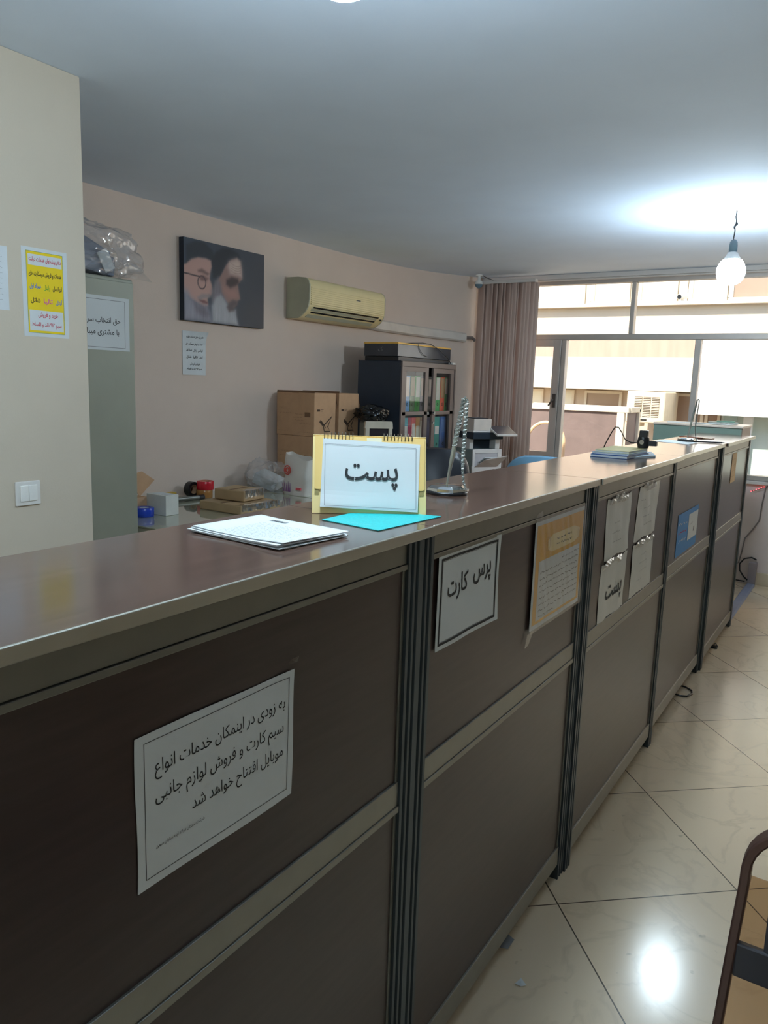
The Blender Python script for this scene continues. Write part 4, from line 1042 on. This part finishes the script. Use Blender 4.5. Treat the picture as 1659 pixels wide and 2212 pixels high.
# ------------------------------------------------------------------ printer on its stand
a = math.radians(58); ca, sa = math.cos(a), math.sin(a)
t = thing('side_table', 'brown side table under the white office printer', 'table', (-1.955, 5.40, 0), a-PI/2+PI/2)
MB().box((-.20, -.20, .765), (.20, .20, .79)).build('tabletop', mat('orange_brown_board', rgb(164, 104, 72), .45, var=.1, stretch=(2, 12, 12)), t, bevel=.002)
for sx in (-1, 1):
    for sy in (-1, 1): MB().box((sx*.185-.015, sy*.185-.015, 0), (sx*.185+.015, sy*.185+.015, .765)).build('leg', M_steel, t)
t = thing('office_printer', 'white office printer with an open paper tray and tilted panel', 'printer', (-1.885, 5.20, .791), a)
Wp, Dp = .255, .28
G = mat('printer_grey', rgb(146, 160, 158), .5); Wt = mat('printer_white', rgb(232, 226, 222), .4); Dk = mat('printer_charcoal', rgb(38, 50, 62), .35)
MB().box((0, .004, 0), (Wp, Dp, .185)).build('lower_body', G, t, bevel=.006)
m = MB().box((0, -.006, 0), (Wp, .006, .055)).box((0, -.006, .055), (.02, .006, .185)).box((Wp-.035, -.006, .055), (Wp, .006, .185)).box((.02, -.006, .158), (Wp-.035, .006, .185)); m.build('front_frame', Wt, t, bevel=.003)
MB().box((.02, .0005, .055), (Wp-.035, .0038, .158)).build('tray_opening', mat('tray_shade', rgb(196, 190, 192), .6), t)
m = MB().add([(.015, -.004, .052), (Wp-.04, -.004, .052), (Wp+.0, -.085, .145), (.06, -.085, .118), (.015, .0, .047), (Wp-.04, .0, .047), (Wp, -.089, .14), (.06, -.089, .113)], [(0, 1, 2, 3), (7, 6, 5, 4), (0, 4, 5, 1), (1, 5, 6, 2), (2, 6, 7, 3), (3, 7, 4, 0)])
m.build('tray_flap', mat('tray_flap_grey', rgb(190, 180, 176), .45), t)
MB().obox(Matrix.Translation((.13, -.03, .105)) @ Matrix.Rotation(-.5, 4, 'X'), (-.07, -.05, -.004), (.08, .06, .004)).build('tray_paper', M_paper, t)
MB().box((.0, .05, .185), (.035, Dp, .262)).box((Wp-.045, .02, .185), (Wp-.005, Dp, .275)).box((.0, .2, .185), (Wp, Dp, .27)).build('output_frame', Wt, t, bevel=.004)
MB().box((.035, .10, .186), (Wp-.045, .2, .265)).build('output_bay', Dk, t)
MB().box((-.005, -.01, .262), (Wp+.004, Dp, .312)).build('scanner_base', Dk, t, bevel=.004)
MB().box((-.005, -.004, .312), (Wp-.06, Dp, .326)).build('scanner_lid', Wt, t, bevel=.003)
MB().prism([(0, .326), (.205, .326), (.165, .36), (.14, .412), (0, .412)], 'x', .0, Wp-.10).build('document_feeder', mat('feeder_white', rgb(226, 214, 204), .45), t, bevel=.004)
MB().box((.02, .02, .412), (Wp-.12, .16, .418)).build('feeder_slot', Dk, t)
m = MB().obox(Matrix.Translation((Wp-.02, -.035, .325)) @ Matrix.Rotation(math.radians(24), 4, 'X'), (-.09, -.07, -.008), (.09, .075, .006)); pn = m.build('control_panel', Wt, t, bevel=.003)
MB().obox(Matrix.Translation((Wp-.02, -.035, .325)) @ Matrix.Rotation(math.radians(24), 4, 'X'), (-.083, -.06, .006), (.084, .07, .0075)).build('touch_screen', mat('touch_screen_glass', rgb(74, 70, 78), .2), pn)

# ------------------------------------------------------------------ office chairs
def swivel(loc, rz, m_, label):
    t = thing('office_chair', label, 'chair', loc, rz, 'office chairs behind the counter')
    def pad(w, h, th, n=28):
        mb = MB(); rings = [(0, -th/2), (.8, -th/2), (.96, -th*.3), (1, 0), (.96, th*.3), (.8, th/2), (0, th/2)]
        vs = []
        for s, z in rings:
            for j in range(n):
                b = 2*PI*j/n; c, s_ = math.cos(b), math.sin(b)
                vs.append((w/2*s*math.copysign(abs(c)**.6, c), h/2*s*math.copysign(abs(s_)**.6, s_), z))
        mb.add(vs, [(i*n+j, i*n+(j+1) % n, (i+1)*n+(j+1) % n, (i+1)*n+j) for i in range(len(rings)-1) for j in range(n)])
        return mb
    b = pad(.46, .54, .09); R_ = Matrix.Translation((0, .24, .775)) @ Matrix.Rotation(math.radians(82), 4, 'X')
    b.v = [tuple(R_ @ Vector((x, y, z-.05*(x/.23)**2))) for x, y, z in b.v]; b.build('backrest', m_, t, smooth=True)
    s = pad(.48, .46, .09); s.v = [(x, y, z+.46) for x, y, z in s.v]; s.build('seat', m_, t, smooth=True)
    MB().tube([(0, .18, .43), (0, .27, .44), (0, .30, .52), (0, .285, .66)], .018, 8).build('back_bracket', M_black, t)
    MB().cyl((0, 0, .1), (0, 0, .42), .025, n=14).build('gas_column', M_chrome, t)
    for k in range(5):
        b_ = 2*PI*k/5
        l = MB().tube([(0, 0, .105), (.28*math.cos(b_), .28*math.sin(b_), .062)], [.024, .014], 8).build('leg', M_black, t)
        MB().cyl((.28*math.cos(b_)-.012, .28*math.sin(b_), .026), (.28*math.cos(b_)+.012, .28*math.sin(b_), .026), .026, n=14).build('castor', M_black, l)
swivel((-1.62, 4.16, 0), math.radians(30), mat('black_leather', rgb(40, 42, 50), .35, bump=.2, bscale=120), 'black office chair in front of the dark filing cabinet')
swivel((-.99, 4.14, 0), math.radians(12), mat('blue_seat_fabric', rgb(122, 168, 198), .8, bump=.2, bscale=300), 'blue office chair close behind the counter near the blinds')

# ------------------------------------------------------------------ grey-green desk at the window end
M_gg = mat('sage_green_laminate', rgb(116, 134, 122), .5, var=.04)
t = thing('sage_counter', 'sage green upright desk beyond the counter end by the window', 'desk', (-.34, 5.47, 0))
MB().box((-.268, -.19, .02), (.268, .17, 1.235)).build('body', M_gg, t, bevel=.002)
MB().box((.268, -.19, .02), (.272, .17, 1.235)).build('end_panel', mat('walnut_end', rgb(120, 96, 84), .45), t)
MB().box((-.272, -.195, 1.235), (.276, .2, 1.248)).build('worktop', mat('pale_worktop', rgb(214, 196, 180), .35), t, bevel=.001)
MB().box((-.285, -.12, 1.185), (-.268, -.08, 1.20)).build('latch', M_black, t)
for k, (x, y, rz, z) in enumerate(((-.10, -.02, .25, 0), (.08, -.06, -.15, .0022))):
    q = thing('white_leaflet', ['white leaflet lying on the left of the sage green desk', 'white leaflet lying on the right of the sage green desk'][k], 'paper', (-.34+x, 5.47+y, 1.2485+z), rz)
    MB().box((-.12, -.07, 0), (.12, .08, .002)).build('paper', M_paper, q); m = MB(); scribble(m, -.09, .09, 0, .01, .0026, r_(k), .003); scribble(m, -.09, .05, .03, .01, .0026, r_(k+5), .003); m.build('print', mat('muted_print', rgb(130, 150, 140), .6), q)
t = thing('card_pile', 'small pile of multi-coloured cards on the sage green desk', 'cards', (-.22, 5.50, 1.2530), .2)
MB().box((-.09, -.05, 0), (.09, .05, .010)).build('cards', mat('mixed_cards', rgb(150, 150, 140), .5, var=.5, scale=40), t); MB().box((-.04, -.04, .010), (.07, .03, .018)).build('top_card', mat('green_card', rgb(104, 140, 120), .5), t)

# ------------------------------------------------------------------ far wall, right: cables and lights
t = thing('led_string', 'short string of glowing red lights on the wall below the window', 'lights', (-.06, YW-.024, .74))
MB().tube([(-.06, 0, -.02), (-.02, 0, -.006), (.02, 0, .012), (.06, -.002, .04), (.10, -.004, .075)], .0035, 6).build('cord', mat('grey_cord', rgb(120, 112, 110), .6), t)
for k in range(6):
    f = k/5; MB().lathe([(0, -.0035), (.0035, 0), (0, .0035)], (-.055+.085*f, -.007, -.018+.042*f), 8).build('red_light', mat('red_led', rgb(255, 90, 100), .4, emit=rgb(255, 70, 80), estr=7), t)
t = thing('grey_cable', 'thin grey cable hanging down the wall beside the counter end', 'cable', (-.05, YW-.008, 0))
MB().tube([(.07, -.004, .81), (.03, -.002, .75), (.018, 0, .62), (.012, 0, .5), (-.03, 0, .42), (-.075, 0, .35), (-.085, 0, .25), (-.10, 0, .16), (-.14, 0, .11)], .005, 6).build('cord', mat('grey_cord', rgb(120, 112, 110)), t, smooth=True)
MB().box((.055, -.008, .79), (.085, .004, .825)).build('plug', M_black, t)
t = thing('looped_black_cable', 'black cable making a loop on the wall above the floor duct', 'cable', (-.08, YW-.015, 0))
MB().tube([(.055, .0, .195), (.02, -.004, .21), (-.03, -.006, .195), (-.06, -.006, .15), (-.055, -.008, .10), (-.02, -.02, .055), (.01, -.03, .035)], .0055, 6).build('cord', M_black, t, smooth=True)
MB().tube([(-.2, -.003, .02), (-.08, -.006, .018), (-.01, -.02, .02)], .005, 6).build('tail', M_black, t, smooth=True)
t = thing('floor_duct', 'blue-grey floor cable duct running from the counter end to the wall', 'cable duct', (-.045, 5.80, 0))
m = MB().prism([(-.033, 0), (-.022, .012), (.022, .012), (.033, 0)], 'y', -.55, .60); m.build('duct_cover', mat('duct_plastic', rgb(140, 148, 172), .4), t, bevel=.002)
MB().box((-.028, .60, 0), (.028, .642, .175)).build('riser', mat('riser_plastic', rgb(150, 140, 144), .5), t, bevel=.003)
t = thing('floor_cable_loop', 'small dark cable loop sticking out from under the counter', 'cable', (0, 3.80, .0045))
MB().tube([(-.05, .075, .004), (-.01, .075, .002), (.025, .05, 0), (.034, .01, 0), (.02, -.04, 0), (-.01, -.055, .001), (-.05, -.05, .004)], .0045, 6).build('cord', M_black, t, smooth=True)
t = thing('black_clip', 'tiny black clip on the floor near the far counter unit', 'clip', (-.002, 4.63, .001))
MB().box((-.02, -.02, 0), (.016, .01, .01)).build('body', M_black, t); MB().tube([(-.012, .0, .008), (0, .02, .022), (.014, .0, .008)], .004, 6).build('arm', M_black, t)
t = thing('paper_scrap', 'tiny torn paper scrap on the floor by the nearest counter units', 'scrap', (.066, 1.61, .0012))
MB().add([(-.012, -.008, 0), (.006, -.012, .004), (.014, .004, 0), (-.004, .012, .006)], [(0, 1, 2, 3)]).add([(-.012, -.008, .0005), (.006, -.012, .0045), (.0, .0, .008)], [(0, 1, 2)]).build('scrap', M_paper, t)
t = thing('grey_scrap', 'dark tape scrap hanging under the second counter unit edge', 'scrap', (-.015, 1.70, .012))
MB().add([(-.012, -.02, 0), (.012, -.012, .0), (.018, .016, .012), (-.01, .02, .02)], [(0, 1, 2, 3)]).build('tape', M_inkg, t)

# ------------------------------------------------------------------ chair back at the lower right corner
t = thing('metal_chair', 'dark brown metal-framed chair at the lower right corner', 'chair', (.79, 1.167, 0))
M_bm = mat('brown_lacquered_steel', rgb(92, 68, 60), .28, metal=.3, var=.08)
def bar(pts, w, th, yoff=0):
    """flat bar following points in the x-z plane"""
    P = [Vector((p[0], 0, p[1])) for p in pts]; n = len(P); vs = []
    for i, p in enumerate(P):
        a_ = P[max(0, i-1)]; b_ = P[min(n-1, i+1)]; d_ = (b_-a_).normalized(); q_ = Vector((-d_.z, 0, d_.x))*th/2
        vs += [p+q_+Vector((0, yoff-w/2, 0)), p-q_+Vector((0, yoff-w/2, 0)), p-q_+Vector((0, yoff+w/2, 0)), p+q_+Vector((0, yoff+w/2, 0))]
    return MB().add(vs, [(i*4+j, i*4+(j+1) % 4, (i+1)*4+(j+1) % 4, (i+1)*4+j) for i in range(n-1) for j in range(4)]+[(3, 2, 1, 0), ((n-1)*4, (n-1)*4+1, (n-1)*4+2, (n-1)*4+3)])
hw = .232
cr = .075; zt = .832
lp = [(-hw-.018, .40), (-hw-.008, .60), (-hw, .74)]+[(-hw+cr-cr*math.cos(b), zt-cr+cr*math.sin(b)) for b in [PI/2*k/8 for k in range(9)]]
rp = [(-x, z) for x, z in reversed(lp)]
bar(lp+rp, .030, .014).build('back_frame', M_bm, t, bevel=.003, smooth=True)
MB().box((-hw-.002, -.014, .585), (hw+.002, -.002, .640)).build('crossbar', mat('charcoal_bar', rgb(58, 58, 64), .4), t, bevel=.003)
MB().prism([(-hw-.014, .42), (hw+.014, .42), (hw, .735), (-hw, .745)], 'y', -.0015, .0015).build('smoked_panel', glassmat('smoked_brown_panel', (.78, .66, .54, 1), .02), t)
MB().box((-hw+.035, -.012, .60), (-hw+.075, .004, .70)).build('back_bracket', mat('charcoal_bar', rgb(58, 58, 64)), t, bevel=.004)
MB().box((-.22, -.42, .40), (.22, -.01, .44)).build('seat', mat('dark_seat', rgb(48, 44, 46), .6), t, bevel=.012)
for sx in (-1, 1):
    MB().tube([(sx*(hw+.018), 0, .42), (sx*(hw+.02), .02, .0)], .012, 8).build('leg', M_bm, t)
    MB().tube([(sx*.20, -.38, .40), (sx*.21, -.41, .0)], .012, 8).build('leg', M_bm, t)
    MB().tube([(sx*(hw+.017), 0, .41), (sx*.20, -.38, .41)], .011, 8).build('seat_rail', M_bm, t)
# ------------------------------------------------------------------ across the alley
M_plas = mat('cream_render', rgb(196, 184, 166), .9, var=.06, scale=2, bump=.2, bscale=30)
M_plas2 = mat('rosy_render', rgb(184, 150, 134), .9, var=.10, scale=3, stretch=(4, 4, .6))
M_wf = mat('cream_window_frame', rgb(214, 204, 184), .6)
M_dk = mat('dim_window_glass', rgb(150, 128, 110), .12, var=.12, scale=2)
M_pal = mat('pale_window_glass', rgb(218, 214, 196), .12, var=.05)
M_aqua = mat('aqua_wall', rgb(170, 186, 182), .6, var=.06, scale=2)
M_grd = mat('alley_paving', rgb(190, 176, 160), .9, var=.1, scale=3)
structure(MB().box((-14, 6.63, -.35), (14, 16, -.25)).build('ground', M_grd))
t = thing('neighbouring_building', 'cream neighbouring building seen through the window across the alley', 'building', (0, 10, 0))
MB().box((-12, .25, -.25), (12, 1.2, 1.46)).build('ground_floor_wall', mat('shaded_render', rgb(196, 180, 160), .9, var=.06), t)
MB().box((-12, -.1, 1.458), (12, .9, 1.866)).build('lower_parapet', M_plas, t); MB().box((-12, -.1, 2.09), (12, .9, 2.478)).build('upper_parapet', M_plas, t)
MB().box((-12, -.098, 1.866), (12, .9, 2.09)).build('rosy_band', M_plas2, t)
MB().box((-12, -.2, 2.478), (12, .9, 2.52)).build('ledge', M_plas, t)
MB().box((-12, .15, 2.52), (12, 1.2, 9)).build('upper_wall', M_plas, t)
def fwin(x0, x1, z0, z1, y, g, fw=.05):
    m = MB()
    for a, b, c, d in ((x0, x1, z0, z0+fw), (x0, x1, z1-fw, z1), (x0, x0+fw, z0+fw, z1-fw), (x1-fw, x1, z0+fw, z1-fw)): m.box((a, y-.03, c), (b, y+.02, d))
    o = m.build('window', M_wf, t, bevel=.004); MB().box((x0+fw, y-.012, z0+fw), (x1-fw, y+.0, z1-fw)).build('window_glass', g, o)
for x0, x1, g in ((-4.2, -2.78, M_pal), (-2.7, -2.2, M_pal), (-2.1, -1.62, M_pal), (-1.60, -1.50, M_dk), (-1.49, -1.05, M_pal), (-1.03, -.40, M_dk), (-.3, .6, M_pal)): fwin(x0, x1, 2.53, 2.95, .15, g)
for x0, x1, z0, z1, g in ((-4.2, -3.3, .5, 1.44, M_pal), (-3.2, -2.86, .5, 1.44, M_pal), (-2.72, -2.22, 1.05, 1.44, M_dk), (-2.1, -1.98, .6, 1.44, M_dk), (-1.60, -1.20, .6, 1.44, M_dk), (-1.18, -1.0, .6, 1.44, M_dk)): fwin(x0, x1, z0, z1, .25, g, .035)
MB().box((-.98, .18, -.2), (1.6, .26, 1.455)).build('aqua_panel', M_aqua, t)
MB().box((-.72, .08, -.2), (-.62, .2, 1.455)).build('white_pilaster', M_paper, t)
MB().box((-.95, .17, .5), (-.80, .185, 1.42)).build('panel_glass', mat('teal_glass', rgb(160, 184, 184), .2), t)
MB().box((-1.24, -.16, 1.20), (1.8, -.102, 2.09)).build('white_awning', mat('sunlit_white_sheet', rgb(246, 246, 244), .8), t)

t = thing('air_cooler', 'cream window air cooler with louvres on the opposite building', 'cooler', (-1.69, 9.55, 1.27))
M_ac = mat('cooler_cream', rgb(206, 192, 166), .5)
MB().box((-.23, -.18, -.19), (.215, .5, .18)).build('case', M_ac, t, bevel=.015)
for x0 in (-.135, -.035, .065):
    f = MB().box((x0, -.184, -.115), (x0+.085, -.178, .115)).build('grille_panel', mat('grille_recess', rgb(104, 88, 72), .7), t)
    for k in range(12): MB().box((x0, -.19, -.11+.019*k), (x0+.085, -.182, -.101+.019*k)).build('louvre', M_ac, f)
MB().box((-.05, -.184, -.16), (.02, -.179, -.145)).build('badge', M_black, t)
MB().tube([(-.13, -.19, -.19), (-.135, -.2, -.30), (-.10, -.2, -.40), (-.02, -.2, -.445), (.10, -.2, -.43), (.22, -.1, -.40)], .013, 8).build('hose', M_wf, t, smooth=True)
for sx in (-.2, .17): MB().box((sx, -.15, -.25), (sx+.03, .5, -.19)).build('bracket', M_wf, t)

t = thing('mesh_enclosure', 'pale framed mesh enclosure standing in the alley outside', 'enclosure', (-2.05, 8.6, -.25))
m = MB()
for a, b in (((-.9, -.03, 1.46), (.38, .03, 1.52)), ((.255, -.03, 0), (.335, .03, 1.46)), ((-.9, -.03, 0), (-.84, .03, 1.46)), ((.35, .4, 0), (.39, .45, 1.50)), ((.33, .03, 1.46), (.39, .45, 1.52)), ((-.9, .4, 1.46), (.35, .45, 1.52)), ((-.9, .4, 0), (-.86, .45, 1.46))): m.box(a, b)
m.build('frame', M_wf, t, bevel=.006)
MB().box((-.84, -.004, .1), (.255, .004, 1.46)).build('mesh_panel', mat('grey_brown_mesh', rgb(112, 96, 92), .6, var=.16, scale=5, bump=.5, bscale=300), t)
MB().box((.352, .03, .1), (.356, .4, 1.46)).build('side_panel', mat('grey_brown_mesh', rgb(132, 112, 106)), t)

t = thing('round_hoop', 'pale tan half-round hoop standing outside the left window', 'hoop', (-2.42, 8.1, -.25))
MB().tube([(.21*math.cos(b), 0, 1.12+.21*math.sin(b)) for b in [PI*k/16 for k in range(17)]], .018, 8).tube([(.21, 0, 1.12), (.21, 0, 0)], .018, 8).tube([(-.21, 0, 1.12), (-.21, 0, 0)], .018, 8).build('hoop', mat('tan_tube', rgb(214, 184, 148), .6), t, smooth=True)
MB().tube([(.05, 0, 1.32), (.19, 0, 1.15)], .01, 6).build('spoke', mat('tan_tube', rgb(214, 184, 148)), t)

t = thing('outdoor_camera', 'small white security camera on the ledge of the opposite building', 'camera', (-1.50, 9.88, 2.575))
MB().cyl((0, 0, -.055), (0, 0, 0), .02, n=12).build('mount', M_white, t); MB().cyl((-.02, -.08, -.005), (.03, .06, .02), .034, n=16).build('housing', M_white, t, bevel=.004); MB().cyl((-.022, -.086, -.006), (-.02, -.08, -.005), .026, n=16).build('lens', M_black, t)

# ------------------------------------------------------------------ lamps
def bulb(loc, label, strength, rise=0.0):
    loc = (loc[0], loc[1], loc[2]); k = rise
    t = thing('hanging_bulb', label, 'lamp', loc, group='bare bulbs hanging from the ceiling')
    if k: MB().cyl((0, 0, 0), (0, 0, -.012), .035, n=24).build('ceiling_rose', M_white, t, bevel=.003)
    else: MB().tube([(0, 0, 0), (-.002, .0, -.03), (.004, 0, -.06), (-.004, .0, -.075), (.0, .0, -.10), (-.004, 0, -.15)], .003, 6).tube([(.001, 0, -.055), (.008, .004, -.066), (-.006, -.003, -.082), (-.002, 0, -.09)], .0045, 6).build('flex', M_black, t)
    MB().lathe([(0, -.145), (.012, -.146), (.019, -.158), (.021, -.175), (.021, -.208), (0, -.208)], (0, 0, k), n=20).build('lamp_holder', mat('dark_holder', rgb(52, 66, 70), .4), t, smooth=True)
    MB().lathe([(.019, -.206), (.024, -.212), (.034, -.228), (.045, -.246), (0, -.246)], (0, 0, k), n=28).build('collar', M_white, t, smooth=True)
    MB().lathe([(.045, -.246), (.053, -.254), (.062, -.268), (.070, -.29), (.0715, -.312), (.066, -.338), (.052, -.360), (.030, -.372), (0, -.376)], (0, 0, k), n=32).build('globe', mat('lit_globe', rgb(250, 252, 255), .4, var=0, emit=(.72, .89, 1.0, 1), estr=strength), t, smooth=True)
LAMP = 195
bulb((-.104, 4.515, ZC), 'lit white bulb hanging from the ceiling near the window', LAMP)
bulb((-.104, 1.02, ZC), 'lit white bulb over the near counter, at the top edge of the photo', LAMP)
bulb((-.104, -2.45, ZC), 'unseen lit bulb added behind the viewer to brighten the ceiling', LAMP)  # added out of view, continuing the row, to lift the ceiling and calendar front

w = bpy.data.worlds.new('sky'); SC.world = w; w.use_nodes = True
nt = w.node_tree; bg = nt.nodes['Background']
sky = nt.nodes.new('ShaderNodeTexSky'); sky.sky_type = 'NISHITA'; sky.sun_elevation = math.radians(52); sky.sun_rotation = math.radians(200); sky.sun_disc = False
nt.links.new(sky.outputs['Color'], bg.inputs['Color']); bg.inputs['Strength'].default_value = .35
sun = bpy.data.lights.new('sun', 'SUN'); sun.energy = 9.5; sun.angle = math.radians(1.5); sun.color = (1, .92, .80)
so = bpy.data.objects.new('sun', sun); COL.objects.link(so)
so.rotation_euler = Vector((.25, 1, -1.15)).to_track_quat('-Z', 'Y').to_euler()
for x0, x1, z0, z1 in ((-2.0, 2.6, .82, 2.33),):
    pl = bpy.data.lights.new('window_portal', 'AREA'); pl.shape = 'RECTANGLE'; pl.size = x1-x0; pl.size_y = z1-z0; pl.cycles.is_portal = True
    po = bpy.data.objects.new('window_portal', pl); COL.objects.link(po); po.location = ((x0+x1)/2, 6.60, (z0+z1)/2); po.rotation_euler = (-PI/2, 0, 0)

# ------------------------------------------------------------------ camera
cam = bpy.data.cameras.new('camera'); cam.sensor_fit = 'VERTICAL'; cam.sensor_height = 24; cam.lens = 24*1661/2212; cam.clip_start = .02; cam.clip_end = 200
co = bpy.data.objects.new('camera', cam); COL.objects.link(co)
yaw, pitch, roll = -.565191, -.16534, .032869
fwd = Vector((math.sin(yaw)*math.cos(pitch), math.cos(yaw)*math.cos(pitch), math.sin(pitch))); rt = Vector((math.cos(yaw), -math.sin(yaw), 0)); up = rt.cross(fwd)
R0 = rt*math.cos(roll)+up*math.sin(roll); U0 = up*math.cos(roll)-rt*math.sin(roll)
co.matrix_world = Matrix(((R0.x, U0.x, -fwd.x, .645976), (R0.y, U0.y, -fwd.y, 0), (R0.z, U0.z, -fwd.z, 1.44), (0, 0, 0, 1)))
SC.camera = co
SC.view_settings.view_transform = 'Standard'; SC.view_settings.look = 'None'; SC.view_settings.gamma = 1; SC.view_settings.use_curve_mapping = False
SC.view_settings.exposure = 0.16
SC.cycles.use_denoising = True
SC.cycles.max_bounces = 8; SC.cycles.diffuse_bounces = 5; SC.cycles.glossy_bounces = 4; SC.cycles.transparent_max_bounces = 12
SC.cycles.sample_clamp_indirect = 6; SC.cycles.caustics_reflective = False; SC.cycles.caustics_refractive = False
